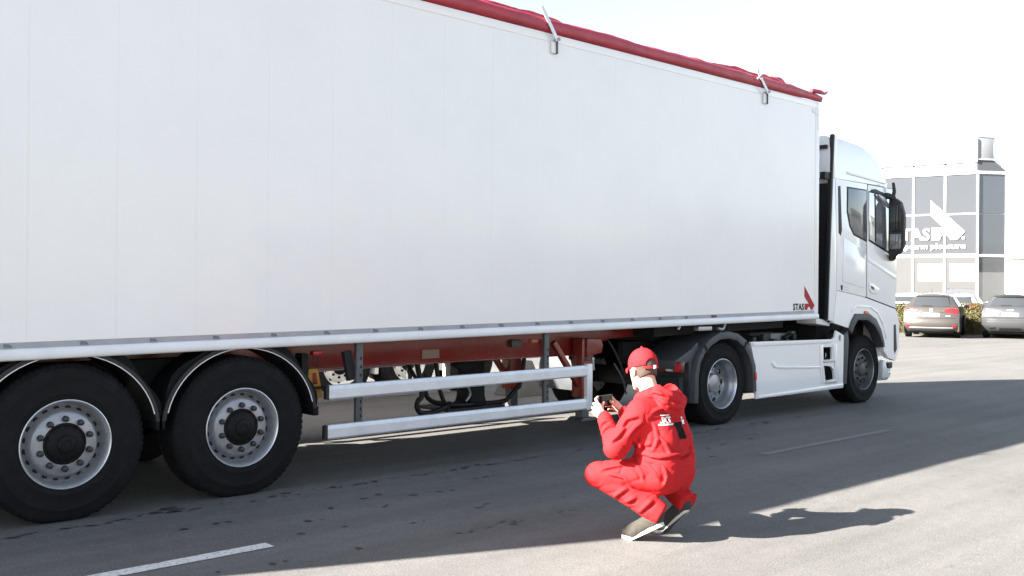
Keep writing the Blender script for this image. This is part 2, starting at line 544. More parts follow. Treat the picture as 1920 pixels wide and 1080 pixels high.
def wheel(kind, zc, Rr, w):
    """wheel centred on the hub, outer face at y=0, inner towards +y"""
    root = empty('wheel')
    MB().lathe(tyre_profile(Rr, w), seg=96, closed=True, zmin=-zc + .002).build('tyre', 'tyre', root, smooth=40)
    lug = MB()
    for k in range(72):                                                        # shoulder blocks
        a = 2 * math.pi * k / 72
        c, s_ = math.cos(a), math.sin(a)
        if Rr * s_ < -zc + .03:
            continue
        p = Vector(((Rr - .028) * c, .022, (Rr - .028) * s_)); q = Vector(((Rr - .002) * c, .05, (Rr - .002) * s_))
        lug.bar(p, q, .026, .01, up=(c, -.8, s_))
    lug.build('tread_blocks', 'tyre', root)
    rr = .2985
    if kind == 'trailer':
        MB().lathe([(rr - .012, .014), (rr - .004, .002), (rr, .004), (rr, .02), (rr - .01, .022)], seg=80).build('rim_edge', 'rim_lip', root, smooth=40)
        MB().lathe([(rr - .008, .008), (.284, .016), (.277, .035), (.273, .095), (.262, .128), (.248, .122), (.231, .092), (.217, .058), (.205, .046), (.135, .044), (.133, .06)], seg=80).build('rim', 'rim', root, smooth=45)
        MB().lathe([(.142, .052), (.140, .040), (.128, .034), (.122, .038), (.112, .026), (.088, .012), (.062, .008), (.058, -.006), (.05, -.012), (.03, -.013), (.028, -.008), (0, -.008)], seg=48).build('hub_cap', 'hub', root, smooth=35)
        rb = MB()
        for k in range(14):
            a = 2 * math.pi * k / 14
            rb.bar((.064 * math.cos(a), .012, .064 * math.sin(a)), (.118 * math.cos(a), .030, .118 * math.sin(a)), .012, .012, up=(0, -1, 0))
        rb.build('hub_rib', 'hub', root)
        slot = MB().lathe([(.0165, .004), (.0165, 0), (.012, -.002), (0, -.002)], seg=10).mesh('vent_hole', 'slot')
        for k in range(20):
            a = 2 * math.pi * (k + .5) / 20
            o = link('vent_hole', slot, root, (.2405 * math.cos(a), .104, .2405 * math.sin(a)))
            o.rotation_euler = (0, -a, 0)
            o.scale = (.8, 1, 1.15)
        nut = MB().lathe([(.0215, .0), (.0215, -.018), (.019, -.034), (.011, -.040), (0, -.041)], seg=10).mesh('wheel_nut', 'nut', smooth=40)
        for k in range(10):
            a = 2 * math.pi * k / 10 + .31
            link('wheel_nut', nut, root, (.1675 * math.cos(a), .044, .1675 * math.sin(a)))
    elif kind == 'drive':
        MB().lathe([(rr - .012, .014), (rr - .004, .002), (rr, .004), (rr, .02), (rr - .01, .022)], seg=80).build('rim_edge', 'rim_lip', root, smooth=40)
        MB().lathe([(rr - .008, .008), (.284, .016), (.277, .03), (.275, .06), (.262, .078), (.258, .12), (.252, .155), (.24, .175), (.215, .178), (.2, .172), (.12, .168), (.11, .18)], seg=80).build('rim', 'steel_rim', root, smooth=45)
        MB().lathe([(.118, .175), (.112, .13), (.1, .118), (.06, .112), (0, .11)], seg=40).build('hub_cap', 'steel_rim', root, smooth=35)
        slot = MB().lathe([(.034, .004), (.034, 0), (.026, -.002), (0, -.002)], seg=16).mesh('hand_hole', 'slot')
        for k in range(10):
            a = 2 * math.pi * k / 10
            o = link('hand_hole', slot, root, (.213 * math.cos(a), .173, .213 * math.sin(a)))
            o.rotation_euler = (0, -a, 0)
            o.scale = (.72, 1, 1.0)
        nut = MB().lathe([(.018, .0), (.018, -.02), (.012, -.036), (0, -.038)], seg=8).mesh('wheel_nut', 'galv', smooth=40)
        for k in range(10):
            a = 2 * math.pi * k / 10 + .31
            link('wheel_nut', nut, root, (.1675 * math.cos(a), .172, .1675 * math.sin(a)))
    else:
        d = kind == 'steer'
        MB().lathe([(rr - .012, .014), (rr - .004, .002), (rr, .004), (rr, .02), (rr - .01, .022)], seg=64).build('rim_edge', 'steel_rim' if d else 'white_rim', root, smooth=40)
        MB().lathe([(rr - .008, .008), (.284, .014), (.276, .03), (.268, .07), (.25, .085), (.23, .07), (.215, .055), (.205, .05), (.11, .05), (.1, .03), (.08, .02), (0, .018)], seg=64).build('rim', 'dark_rim' if d else 'white_rim', root, smooth=45)
        if not d:
            MB().lathe([(.128, .048), (.126, .03), (.1, .01), (.05, .0), (0, 0)], seg=32).build('hub_cap', 'hub', root, smooth=35)
        nut = MB().lathe([(.019, .0), (.019, -.02), (.012, -.032), (0, -.033)], seg=8).mesh('wheel_nut', 'nut' if d else 'hub', smooth=40)
        for k in range(10):
            a = 2 * math.pi * k / 10 + .2
            link('wheel_nut', nut, root, (.1675 * math.cos(a), .05, .1675 * math.sin(a)))
        slot = MB().lathe([(.022, .004), (.022, 0), (.016, -.002), (0, -.002)], seg=12).mesh('vent_hole', 'slot')
        for k in range(10):
            a = 2 * math.pi * (k + .5) / 10
            link('vent_hole', slot, root, (.235 * math.cos(a), .073, .235 * math.sin(a)))
    return root

def put_wheel(proto, parent, x, y, z, far=False, spin=0.0, first=False):
    o = proto if first else copy_tree(proto)
    o.parent = parent
    o.location = (x, y, z)
    o.rotation_euler = (0, 0, math.pi if far else 0)
    return o

# ------------------------------------------------------------------ the white trailer
TR = empty('semi_trailer', (0, 0, 0))
tag(TR, 'long white box semi-trailer with red rolled tarpaulin roof, side logo and silver side guards', 'trailer')
X0, X1 = -1.95, 12.0
TR.scale = (1, .91, 1)
zb = lambda x: 1.0625 + .0146 * x
zt = lambda x: 4.06 + .0058 * x
def slab(b, x0, x1, y0, y1, za, zc):
    return b.hexa([(x0, y0, za(x0)), (x1, y0, za(x1)), (x1, y1, za(x1)), (x0, y1, za(x0)),
                   (x0, y0, zc(x0)), (x1, y0, zc(x1)), (x1, y1, zc(x1)), (x0, y1, zc(x0))])
b = MB()
slab(b, X0 + .02, X1 - .03, .03, 2.52, lambda x: zb(x) + .02, lambda x: zt(x) - .02)
b.build('body_core', 'trailer', TR)
nP = 24
pw = (X1 - .09 - X0) / nP
for side in (0, 1):
    y0, y1 = ((0, .032) if side == 0 else (2.518, 2.55))
    for k in range(nP):
        b = MB()
        slab(b, X0 + k * pw + .0003, X0 + (k + 1) * pw - .0003, y0, y1, lambda x: zb(x) + .118, lambda x: zt(x) - .08)
        b.build('side_panel', 'trailer', TR)
    s_ = -1 if side == 0 else 1
    yo = 0 if side == 0 else 2.55
    # top rail, grey band, bottom rail
    b = MB()
    slab(b, X0, X1, min(yo, yo - s_ * .035) - (.006 if side == 0 else 0), max(yo, yo - s_ * .035) + (.006 if side else 0), lambda x: zt(x) - .08, zt)
    b.build('top_rail', 'trailer', TR, bevel=.004)
    b = MB()
    slab(b, X0, X1 - .07, min(yo + s_ * .004, yo - s_ * .03), max(yo + s_ * .004, yo - s_ * .03), lambda x: zb(x) + .078, lambda x: zb(x) + .118)
    b.build('marking_band', 'band', TR)
    prof = [(-.018, .004), (-.026, .016), (-.027, .045), (-.02, .068), (-.008, .078), (.06, .078), (.06, .0), (0, 0)]
    b = MB()
    vs, n = [], len(prof)
    for x in (X0, X1):
        for a, c in prof:
            vs.append((x, yo + a * (1 if side == 0 else -1), zb(x) + c))
    b.add(vs, [(i, (i + 1) % n, n + (i + 1) % n, n + i) for i in range(n)] + [tuple(range(n)), tuple(range(2 * n - 1, n - 1, -1))])
    b.build('bottom_rail', 'rail', TR, smooth=50)
ring = MB().add([(-.03, 0, 0), (.03, 0, 0), (.022, -.012, .012), (-.01, -.012, .022), (-.02, -.004, .03)], [(0, 1, 2, 3, 4)])
ring.box(-.022, .014, -.008, .0, .002, .024)
rm = ring.mesh('lashing_point', 'ring')
x = 1.98 - 8 * .476
while x < 9.3:
    link('lashing_point', rm, TR, (x, -.003, zb(x) + .083))
    x += .476
# front and rear frames
for yy in (0, 2.55):
    b = MB()
    y0, y1 = (-.006, .06) if yy == 0 else (2.49, 2.556)
    slab(b, X1 - .0885, X1 + .012, y0, y1, lambda x: zb(x) + .0785, lambda x: zt(x) - .0805)
    b.build('corner_post', 'trailer', TR, bevel=.008)
    b = MB()
    b.box(X1 - .17, X1 - .02, y0 - .004 if yy == 0 else y1 - .03, y0 + .03 if yy == 0 else y1 + .004, zt(X1) - .155, zt(X1) - .10)
    b.box(X1 - .055, X1 - .02, y0 - .004 if yy == 0 else y1 - .03, y0 + .03 if yy == 0 else y1 + .004, zt(X1) - .36, zt(X1) - .1555)
    b.build('corner_bracket', 'rail', TR, bevel=.003)
MB().box(X1 - .028, X1, .062, 2.488, zb(X1), zt(X1)).build('front_wall', 'trailer', TR)
for k in range(2):
    MB().box(X0 - .05, X0 + .018, .01 + k * 1.268, 1.27 + k * 1.268 - .006, zb(X0), zt(X0) - .01).build('rear_door', 'trailer', TR, bevel=.006)
b = MB(); slab(b, X0 + .03, X1 - .05, .07, 2.48, lambda x: zb(x) + .006, lambda x: zb(x) + .018); b.build('floor_underside', 'under', TR)

# tarpaulin
def fbm(x, y, s=1.0):
    return (math.sin(x * 3.1 * s + 1.3 * math.sin(y * 2.3 + x)) + .6 * math.sin(x * 7.7 * s + y * 5 + 1.1) + .4 * math.sin(x * 15.3 * s - y * 9 + .4) + .25 * math.sin(x * 29 * s + y * 3)) / 2.25
sec = [(-.008, .002), (-.03, .012), (-.042, .04), (-.046, .075), (-.036, .11), (-.01, .135), (.04, .146), (.09, .138), (.16, .15), (.3, .155), (.8, .19), (1.27, .21),
       (1.75, .19), (2.25, .155), (2.42, .148), (2.52, .14), (2.575, .1), (2.592, .05), (2.562, .002)]
xs = np.linspace(X0 - .04, X1 + .02, 190)
P = []
for x in xs:
    row = []
    for i, (y, z) in enumerate(sec):
        a = .004 if i in (0, 1, len(sec) - 1) else .009
        if 5 < i < 12: a = .016
        e = 1 - .35 * max(0, (x - 11.3) / .7)
        row.append((x, y + a * .7 * fbm(x, i * .7), zt(x) + z * e * (1 + .08 * fbm(x * .4, 3)) + a * fbm(x * 1.4, i * .9 + 4)))
    P.append(row)
TP = MB().grid(np.array(P)).build('tarpaulin', 'tarp', TR, smooth=60)
def fold(x0, x1, y, dz, r0, r1, name='tarp_fold'):
    n = int((x1 - x0) / .05)
    vs, fs, sg = [], [], 16
    for i in range(n + 1):
        t = i / n
        x = x0 + (x1 - x0) * t
        r = (r0 + (r1 - r0) * t) * min(1, .25 + 7 * t) * min(1, .35 + 9 * (1 - t))
        for k in range(sg):
            a = 2 * math.pi * k / sg
            q = r * (1 + .22 * fbm(x * 1.6, k * .8) + .10 * math.sin(5 * a + x * 6))
            vs.append((x, y + .03 * fbm(x * .5, 2) + 1.25 * q * math.cos(a), zt(x) + dz + .012 * fbm(x, 7) + .85 * q * math.sin(a)))
    for i in range(n):
        for k in range(sg):
            fs.append((i * sg + k, i * sg + (k + 1) % sg, (i + 1) * sg + (k + 1) % sg, (i + 1) * sg + k))
    fs += [tuple(range(sg)), tuple(range(n * sg, (n + 1) * sg))]
    MB().add(vs, fs).build(name, 'tarp', TP, smooth=60)
fold(3.0, 7.35, .16, .165, .06, .045)
fold(8.25, 11.42, .16, .155, .03, .085)
fold(-1.8, 3.4, .16, .165, .05, .06)
MB().tube([(11.75, -.03, zt(12) + .12), (11.95, -.05, zt(12) + .125), (12.04, -.05, zt(12) + .118), (12.10, -.05, zt(12) + .135), (12.13, -.05, zt(12) + .16)], [.03, .03, .02, .017, .01], 8).build('tarp_flap', 'tarp', TP, smooth=60)
MB().tube([(12.02, -.03, zt(12) + .03), (12.03, -.03, zt(12) - .05), (12.05, -.03, zt(12) - .10), (12.06, -.03, zt(12) - .14)], .004, 6).build('tie_cord', 'galv', TP)
MB().box(11.55, 11.9, .5, 1.2, zt(12) + .17, zt(12) + .25).build('roof_hatch', 'trailer', TR, bevel=.02)

def lever(xa, za, xb, zb_, zlow, crank):
    b = MB()
    b.box(xa - .055, xa + .005, -.028, -.006, zlow, za - .005)
    L_ = b.build('tarp_lever_bracket', 'rail', TR, bevel=.003)
    MB().box(xa + .0055, xa + .016, -.045, -.006, zlow - .004, za + .02).build('bracket_edge_shade', 'galv_dark', L_)  # dark strip painting the shade on the bracket's right edge
    b = MB()
    b.bar((xa, -.055, za), (xb, -.055, zb_), .012, .042, up=(1, 0, .7))
    b.build('lever_arm', 'alu', L_, bevel=.004)
    MB().tube([(xa - .03, -.035, za + .005), (xa + .02, -.07, za + .02)], .016, 10).build('pivot_bolt', 'galv', L_, smooth=40)
    if crank:
        t = MB()
        t.tube([(xb + .07, -.05, zb_ - .08), (xb + .045, -.085, zb_ - .05), (xb - .02, -.06, zb_ - .11)], .012, 8)
        t.tube([(xb, -.05, zb_ - .02), (xb - .01, -.05, zb_ + .06)], [.022, .01], 8)
        t.build('ratchet', 'galv', L_, smooth=40)
lever(6.94, 4.03, 6.71, 4.33, 3.91, False)
lever(10.69, 4.06, 10.45, 4.30, 3.93, True)
lever(3.1, 4.01, 2.9, 4.3, 3.89, False)

# logo
me, w_, h_ = text_mesh('STAS', .12, .0012, .0032, .56, 1.12)
me.materials.append(M['logo_black'])
o = link('logo_lettering', me, TR, (11.39, -.0045, 1.362))
o.rotation_euler = (R(90), 0, 0)
o.scale = (.262 / w_, .085 / h_, 1)
arrow = [(11.665, 1.672), (11.665, 1.54), (11.775, 1.445), (11.672, 1.445), (11.672, 1.362), (11.735, 1.362), (11.752, 1.395), (11.785, 1.405), (11.815, 1.385), (11.825, 1.362), (11.868, 1.362), (11.915, 1.425)]
MB().prism(arrow, -.0045, -.001).build('logo_arrow', 'logo_red', TR)
MB().box(9.60, 9.70, -.014, -.002, zb(9.65) + .083, zb(9.65) + .112).build('side_marker_lamp', 'redlens_dark', TR, bevel=.004)

# chassis beams, cross members
for y in (.70, 1.85):
    b = MB()
    b.prism([(-1.8, zb(-1.8)), (8.05, zb(8.05)), (11.4, zb(11.4)), (11.4, 1.1), (8.6, 1.04), (8.0, .885), (-1.8, .87)], y + .045, y + .06)
    b.prism([(-1.8, .87), (8.0, .885), (8.0, .871), (-1.8, .856)], y - .01, y + .12)
    b.build('chassis_beam', 'chassis', TR, bevel=.003)
for k in range(9):
    x = -1.2 + k * 1.1
    MB().box(x, x + .07, .77, 1.9, .92, 1.02).build('cross_member', 'chassis', TR)
MB().box(5.86, 6.07, .738, .7445, .915, 1.0).build('type_plate', mat('beige_plate', (.30, .2, .15), .5), TR)
MB().box(7.0, 7.14, .69, .742, .99, 1.065).build('valve_block', 'galv_dark', TR, bevel=.008)
MB().prism([(9.0, 1.19), (11.75, 1.225), (11.75, 1.12), (9.0, 1.06)], .4, 2.15).build('kingpin_plate', 'under', TR)

# landing legs
for y in (.55, 1.8):
    Lg = MB()
    Lg.box(7.93, 8.11, y, y + .17, .42, 1.06)
    Lg = Lg.build('landing_leg', 'chassis', TR, bevel=.01)
    MB().box(7.965, 8.075, y + .03, y + .14, .20, .4195).build('inner_leg', 'galv_dark', Lg)
    MB().prism([(7.88, .165), (8.16, .165), (8.1, .1995), (7.94, .1995)], y - .03, y + .2).build('foot_plate', 'galv_dark', Lg, bevel=.005)
    MB().bar((7.55, y + .08, 1.03), (7.95, y + .08, .55), .06, .06).build('brace', 'chassis', Lg, bevel=.006)
    MB().prism([(7.98, .86), (8.22, .9), (8.25, .98), (8.2, 1.06), (7.98, 1.06)], y - .03, y - .002).build('gusset', 'chassis', Lg, bevel=.01)
    MB().tube([(8.02, y + .02, .84), (8.02, y - .09, .84)], [.03, .022], 12).build('gear_shaft', 'galv', Lg, smooth=40)
MB().tube([(8.02, .46, .84), (8.02, .46, .80), (8.03, .46, .72)], .012, 8).build('crank_handle', 'galv', TR)
MB().tube([(8.3, .5, 1.03), (8.42, .5, .9), (8.6, .5, .62)], .013, 8).build('air_line', 'black', TR, smooth=40)
MB().tube([(8.35, .45, .78), (8.5, .45, .6), (8.62, .5, .42)], .012, 8).build('air_line', 'galv_dark', TR, smooth=40)

# side guards, near and far
def guard(y, s):
    gd = empty('side_guard')
    gd.parent = TR
    def rail_(xa, za0, za1, xb, zb0, zb1):
        b = MB()
        pr = [(0, .012), (.012, 0), (.042, 0), (.042, 1), (.012, 1), (0, .82)]
        vs = []
        for x, l, h in ((xa, za0, za1), (xb, zb0, zb1)):
            for a, t in [(.014, 0), (0, .12), (0, .72), (.012, .98), (.042, 1), (.042, 0)]:
                vs.append((x, y + s * a, l + (h - l) * t))
        n = 6
        b.add(vs, [(i, (i + 1) % n, n + (i + 1) % n, n + i) for i in range(n)] + [tuple(range(n)), tuple(range(n, 2 * n))])
        r_ = b.build('guard_rail', 'alu', gd)
        MB().hexa([(xa - .03, y + s * .002, za0 + .006), (xa - .0005, y, za0), (xa - .0005, y + s * .044, za0), (xa - .03, y + s * .042, za0 + .006),
                   (xa - .03, y + s * .002, za1 - .006), (xa - .0005, y, za1), (xa - .0005, y + s * .044, za1), (xa - .03, y + s * .042, za1 - .006)]).build('end_cap', 'black', r_)
    rail_(4.39, .678, .795, 7.465, .71, .822)
    rail_(4.38, .358, .475, 7.465, .372, .482)
    MB().hexa([(7.466, y - s * .003, .366), (7.545, y - s * .003, .366), (7.545, y + s * .05, .366), (7.466, y + s * .05, .366),
               (7.466, y - s * .003, .836), (7.545, y - s * .003, .836), (7.545, y + s * .05, .836), (7.466, y + s * .05, .836)]).build('end_post', 'alu', gd, bevel=.006)
    for x in (4.71, 6.92):
        pst = MB().box(x - .032, x + .032, y + s * .045 if s > 0 else y - .085, y + s * .085 if s > 0 else y - .045, .40, zb(x)).build('guard_post', 'galv_dark', gd, bevel=.004)
        hole = MB().box(-.007, .007, -.0015, .0015, -.013, .013).mesh('slot_hole', 'slot')
        for z in (.52, .58, .64, .86, .93, 1.0):
            link('slot_hole', hole, pst, (x + .012, y + s * .044, z))
    MB().bar((4.62, y + s * .12, 1.06), (4.66, y + s * .1, .82), .07, .05).build('stay', 'under', gd)
    return gd
guard(0.0, 1)
guard(2.55, -1)

# axles, wheels, mudguards
wt = wheel('trailer', .52, .536, .385)
first = True
AX = (1.052, 2.362, 3.651)
for xa in AX:
    MB().tube([(xa, .3, .52), (xa, 2.25, .52)], .07, 12).build('axle', 'under', TR, smooth=40)
    for far in (False, True):
        put_wheel(wt, TR, xa, 2.52 if far else .03, .52, far, first=first)
        first = False
        # mudguard
        y0, y1 = (2.10, 2.525) if far else (.025, .45)
        mg = MB()
        n = 28
        angs = [R(6) + (R(168)) * k / n for k in range(n + 1)]
        vs, fs = [], []
        for a in angs:
            for (rr_, yy) in ((.612, y0), (.612, y1), (.640, y1), (.640, y0)):
                vs.append((xa + rr_ * math.cos(a), yy, .56 + rr_ * .92 * math.sin(a)))
        for i in range(n):
            for k in range(4):
                fs.append((i * 4 + k, i * 4 + (k + 1) % 4, (i + 1) * 4 + (k + 1) % 4, (i + 1) * 4 + k))
        fs += [(0, 1, 2, 3), tuple(4 * n + k for k in range(4))]
        mg.add(vs, fs)
        mo = mg.build('mudguard', 'black', TR, smooth=40)
        if not far:
            vs, fs = [], []
            for a in angs[1:-1]:
                for rr_ in (.6055, .6115):
                    for yy in (.020, .0248):
                        vs.append((xa + rr_ * math.cos(a), yy, .56 + rr_ * .92 * math.sin(a)))
            m_ = len(angs) - 2
            for i in range(m_ - 1):
                for k0, k1 in ((0, 1), (1, 3), (3, 2), (2, 0)):
                    fs.append((i * 4 + k0, i * 4 + k1, (i + 1) * 4 + k1, (i + 1) * 4 + k0))
            MB().add(vs, fs).build('edge_trim', 'trim', mo)
            # outer skirt of the mudguard
            vs, fs = [], []
            for i, a in enumerate(angs):
                t = abs(i / n - .5) * 2
                ro = .655 + .05 * (1 - t) + .02 * math.sin(i * .9)
                for rr_ in (.6405, ro):
                    for yy in (.05, .062):
                        vs.append((xa + rr_ * math.cos(a), yy, .56 + rr_ * .92 * math.sin(a)))
            for i in range(n):
                for k0, k1 in ((0, 1), (1, 3), (3, 2), (2, 0)):
                    fs.append((i * 4 + k0, i * 4 + k1, (i + 1) * 4 + k1, (i + 1) * 4 + k0))
            MB().add(vs, fs).build('mudguard_lip', 'mud', mo, smooth=40)
            for sx in (-1, 1):
                xx = xa + sx * .635
                MB().box(xx - .025, xx + .025, y0 + .006, y1 - .02, .56, .632).build('mudguard_end', 'mud', mo, bevel=.006)
    for y in (.78, 1.75):
        MB().tube([(xa + .28, y, .50), (xa + .28, y, .86)], [.11, .12, .10], 14).build('air_spring', 'under', TR, smooth=40)
        MB().bar((xa - .5, y, .80), (xa + .35, y, .47), .09, .08).build('trailing_arm', 'under', TR)
MB().box(2.2, 3.9, .5, .69, .8, 1.03).build('suspension_box', 'under', TR)
MB().box(-.2, 4.2, 1.0, 1.55, .62, 1.03).build('brake_tank', 'under', TR, bevel=.08)

# lamps and fittings under the rail
MB().box(4.39, 4.49, .27, .33, 1.025, 1.06).build('side_marker_lamp', 'redlens', TR, bevel=.008)
MB().tube([(4.41, .3, 1.025), (4.40, .3, .96), (4.45, .3, .92), (4.46, .31, 1.02)], .004, 6).build('lamp_cable', 'black', TR)
MB().box(6.91, 7.0, .27, .33, 1.055, 1.09).build('side_marker_lamp', 'amber', TR, bevel=.008)
b = MB(); b.box(9.43, 9.70, .06, .14, 1.13, 1.18); b.build('hinge_bracket', 'galv', TR, bevel=.012)
MB().tube([(9.84, .08, 1.15), (9.93, .08, 1.14), (9.97, .08, 1.18), (9.99, .08, 1.22)], .017, 8).build('lashing_hook', 'galv', TR, smooth=40)
MB().tube([(9.08, .09, 1.155), (9.11, .09, 1.185)], .014, 8).build('drain_plug', 'rail', TR)

# spare wheel carrier tubes under the beams
def piece(name, pts, r, m='black'):
    MB().tube(pts, r, 10).build(name, m, TR, smooth=50)
piece('carrier_tube', [(6.31, 1.3, .72), (6.31, 1.3, .52), (6.39, 1.3, .43), (6.55, 1.3, .39), (6.81, 1.3, .36), (7.35, 1.3, .355), (7.47, 1.3, .39), (7.57, 1.3, .47), (7.66, 1.3, .56), (7.72, 1.3, .88)], .026)
piece('carrier_tube', [(6.05, 1.1, .86), (6.12, 1.1, .54), (6.07, 1.1, .47), (6.06, 1.1, .40), (6.12, 1.1, .345), (6.26, 1.1, .34), (6.41, 1.1, .38), (6.55, 1.2, .40)], .028)
piece('carrier_tube', [(6.36, 1.2, .88), (6.43, 1.2, .53), (6.55, 1.2, .32)], .024)
piece('carrier_tube', [(5.95, 1.2, .90), (6.01, 1.2, .82), (6.12, 1.2, .67), (6.2, 1.2, .5)], .02)
MB().box(6.5, 7.3, 1.15, 1.75, .315, .345).build('carrier_tray', 'black', TR, bevel=.008)
MB().tube([(7.04, 1.45, .346), (7.04, 1.45, .36), (7.04, 1.45, .44), (7.04, 1.45, .86)], [.21, .2, .16, .15], 20).build('winch_drum', 'under', TR, smooth=40)
MB().tube([(6.84, 1.28, .40), (6.9, 1.28, .47), (6.86, 1.28, .56)], .014, 8).build('shackle', 'galv', TR)
MB().prism([(6.6, .80), (7.35, .98), (7.35, .90), (6.75, .72)], 1.2, 1.26).build('diagonal_strut', 'under', TR)

# wheel chock in its holder
WC = empty('wheel_chock', (4.45, .38, .66))
tag(WC, 'yellow plastic wheel chock hung behind the trailer mudguard', 'wheel chock')
MB().prism([(-.07, .10), (-.055, .25), (.035, .25), (.07, .09)], -.06, .06).build('block', 'chock', WC, bevel=.01)
MB().prism([(-.015, .12), (-.02, .215), (.012, .215), (.028, .12)], -.064, -.0605).build('recess', 'chassis', WC)
MB().prism([(-.03, .0), (-.045, .085), (.075, .08), (.09, .0)], -.06, .06).build('base', 'chock', WC, bevel=.01)
MB().box(4.30, 4.36, .3, .42, .66, 1.04).build('chock_holder', 'under', TR)
MB().box(4.30, 4.56, .30, .45, .75, .7585).build('chock_shelf', 'under', TR)

# ------------------------------------------------------------------ tractor unit
TU = empty('tractor_unit', (0, 0, 0))
tag(TU, 'white tractor unit with high roof, black mirrors and white side skirts, coupled to the trailer', 'lorry')
def cab_loft(levels, seg=10):
    P = []
    for z, xr, xf, yi, r in levels:
        y0, y1 = .055 + yi, 2.495 - yi
        row = [(xr, y1, z), (xr, y0, z)]
        for k in range(seg + 1):
            a = math.pi / 2 * k / seg
            row.append((xf - r + r * math.sin(a), y0 + r - r * math.cos(a), z))
        for k in range(1, 4):
            row.append((xf + .05 * math.sin(math.pi * k / 4), y0 + r + (y1 - y0 - 2 * r) * k / 4, z))
        for k in range(seg + 1):
            a = math.pi / 2 * k / seg
            row.append((xf - r + r * math.cos(a), y1 - r + r * math.sin(a), z))
        row.append((xr, y1, z))
        P.append(row)
    return P
def closed_loft(P, name, m, parent, smooth=35):
    b = MB()
    b.grid(np.array(P))
    n = len(P[0])
    b.add(P[-1][:-1], [tuple(range(n - 1))])
    b.add(P[0][:-1], [tuple(range(n - 2, -1, -1))])
    o = b.build(name, m, parent)
    bm = bmesh.new(); bm.from_mesh(o.data)
    bmesh.ops.remove_doubles(bm, verts=bm.verts, dist=.0004)
    bmesh.ops.recalc_face_normals(bm, faces=bm.faces)
    bm.to_mesh(o.data); bm.free()
    o.data.polygons.foreach_set('use_smooth', [True] * len(o.data.polygons))
    o.data.set_sharp_from_angle(angle=R(smooth))
    return o
closed_loft(cab_loft([(1.30, 12.50, 14.64, 0, .38), (1.6, 12.5, 14.66, 0, .38), (2.1, 12.5, 14.62, 0, .38), (2.6, 12.5, 14.54, .006, .38), (3.0, 12.5, 14.46, .014, .38), (3.165, 12.5, 14.41, .018, .38)]), 'cab_body', 'white', TU)
closed_loft(cab_loft([(3.172, 12.42, 14.405, .016, .40), (3.3, 12.43, 14.36, .018, .42), (3.45, 12.44, 14.27, .022, .45), (3.55, 12.45, 14.17, .028, .48), (3.64, 12.46, 14.02, .04, .5), (3.70, 12.47, 13.84, .055, .52), (3.745, 12.48, 13.6, .085, .5), (3.77, 12.49, 13.3, .13, .45)]), 'roof_fairing', 'white', TU, 50)
MB().prism([(12.9, 3.30), (14.05, 3.235), (14.1, 3.215), (14.05, 3.205), (12.9, 3.262)], .055, .075).build('fairing_crease', 'white', TU, bevel=.008)

def panel(name, poly, y0, y1, m='white', parent=None, bev=.006):
    return MB().prism(poly, y0, y1).build(name, m, parent or TU, bevel=bev)
# rear edge deflector
panel('side_deflector', [(12.36, 1.22), (12.50, 1.19), (12.56, 1.62), (12.56, 2.3), (12.5, 3.165), (12.46, 3.165)], .035, .09)
panel('deflector_upper', [(12.47, 3.172), (12.52, 3.172), (12.58, 3.765), (12.5, 3.765)], .04, .12)
panel('deflector_seal', [(12.335, 1.22), (12.358, 1.22), (12.458, 3.165), (12.498, 3.765), (12.47, 3.775), (12.42, 3.165)], .04, .10, 'black')
panel('quarter_panel', [(12.565, 1.63), (13.405, 1.535), (13.41, 3.152), (12.51, 3.162), (12.565, 2.3)], .03, .054)
panel('intake_slot', [(12.575, 3.06), (12.64, 3.07), (12.69, 2.46), (12.66, 2.38), (12.60, 2.42)], .026, .0295, 'black', bev=.001)
panel('locker_panel', [(12.72, 1.75), (13.34, 1.66), (13.34, 2.2), (12.74, 2.36)], .022, .0295, bev=.007)
panel('side_window_seal', [(12.82, 3.075), (13.385, 3.075), (13.40, 2.325), (13.02, 2.405), (12.9, 2.52), (12.82, 2.72)], .0265, .0298, 'black', bev=.001)
panel('side_window', [(12.85, 3.055), (13.37, 3.055), (13.38, 2.35), (13.025, 2.43), (12.92, 2.54), (12.85, 2.72)], .022, .0262, 'glass', bev=.002)
panel('door_seal', [(13.407, 1.53), (14.34, 1.36), (14.36, 2.12), (14.23, 3.15), (13.412, 3.158)], .037, .0545, 'black', bev=.001)
DR = panel('door', [(13.42, 1.535), (14.31, 1.373), (14.335, 2.10), (14.20, 3.14), (13.425, 3.15)], .024, .0365)
panel('window_seal', [(13.435, 3.06), (14.17, 3.04), (14.30, 2.12), (13.45, 2.34)], .020, .0236, 'black', DR, .001)
panel('door_window', [(13.45, 3.04), (14.12, 3.02), (14.24, 2.165), (13.467, 2.365)], .016, .0197, 'glass_clear', DR, .002)
panel('window_divider', [(13.60, 3.03), (13.635, 3.03), (13.66, 2.33), (13.625, 2.335)], .012, .0157, 'black', DR, .001)
panel('door_crease', [(13.44, 2.10), (14.30, 1.86), (14.30, 1.80), (13.44, 2.05)], .016, .0237, 'white', DR, .007)
hd = panel('door_handle', [(13.47, 1.74), (13.55, 1.73), (13.76, 1.66), (13.72, 1.585), (13.52, 1.59), (13.47, 1.64)], .006, .0235, 'white', DR, .012)
MB().prism([(13.50, 1.70), (13.6, 1.675), (13.6, 1.635), (13.50, 1.66)], .004, .0058).build('grip_recess', 'plastic', hd)
# emblem on the quarter panel
em = panel('emblem', [(12.67, 1.70), (12.73, 1.695), (12.72, 1.635), (12.70, 1.622), (12.68, 1.637)], .0262, .0298, 'logo_black', bev=.001)
for z in (1.66, 1.63):
    panel('emblem_line', [(12.78, z + .012), (12.89, z + .002), (12.89, z - .006), (12.78, z + .004)], .0272, .0298, 'galv', bev=.0)
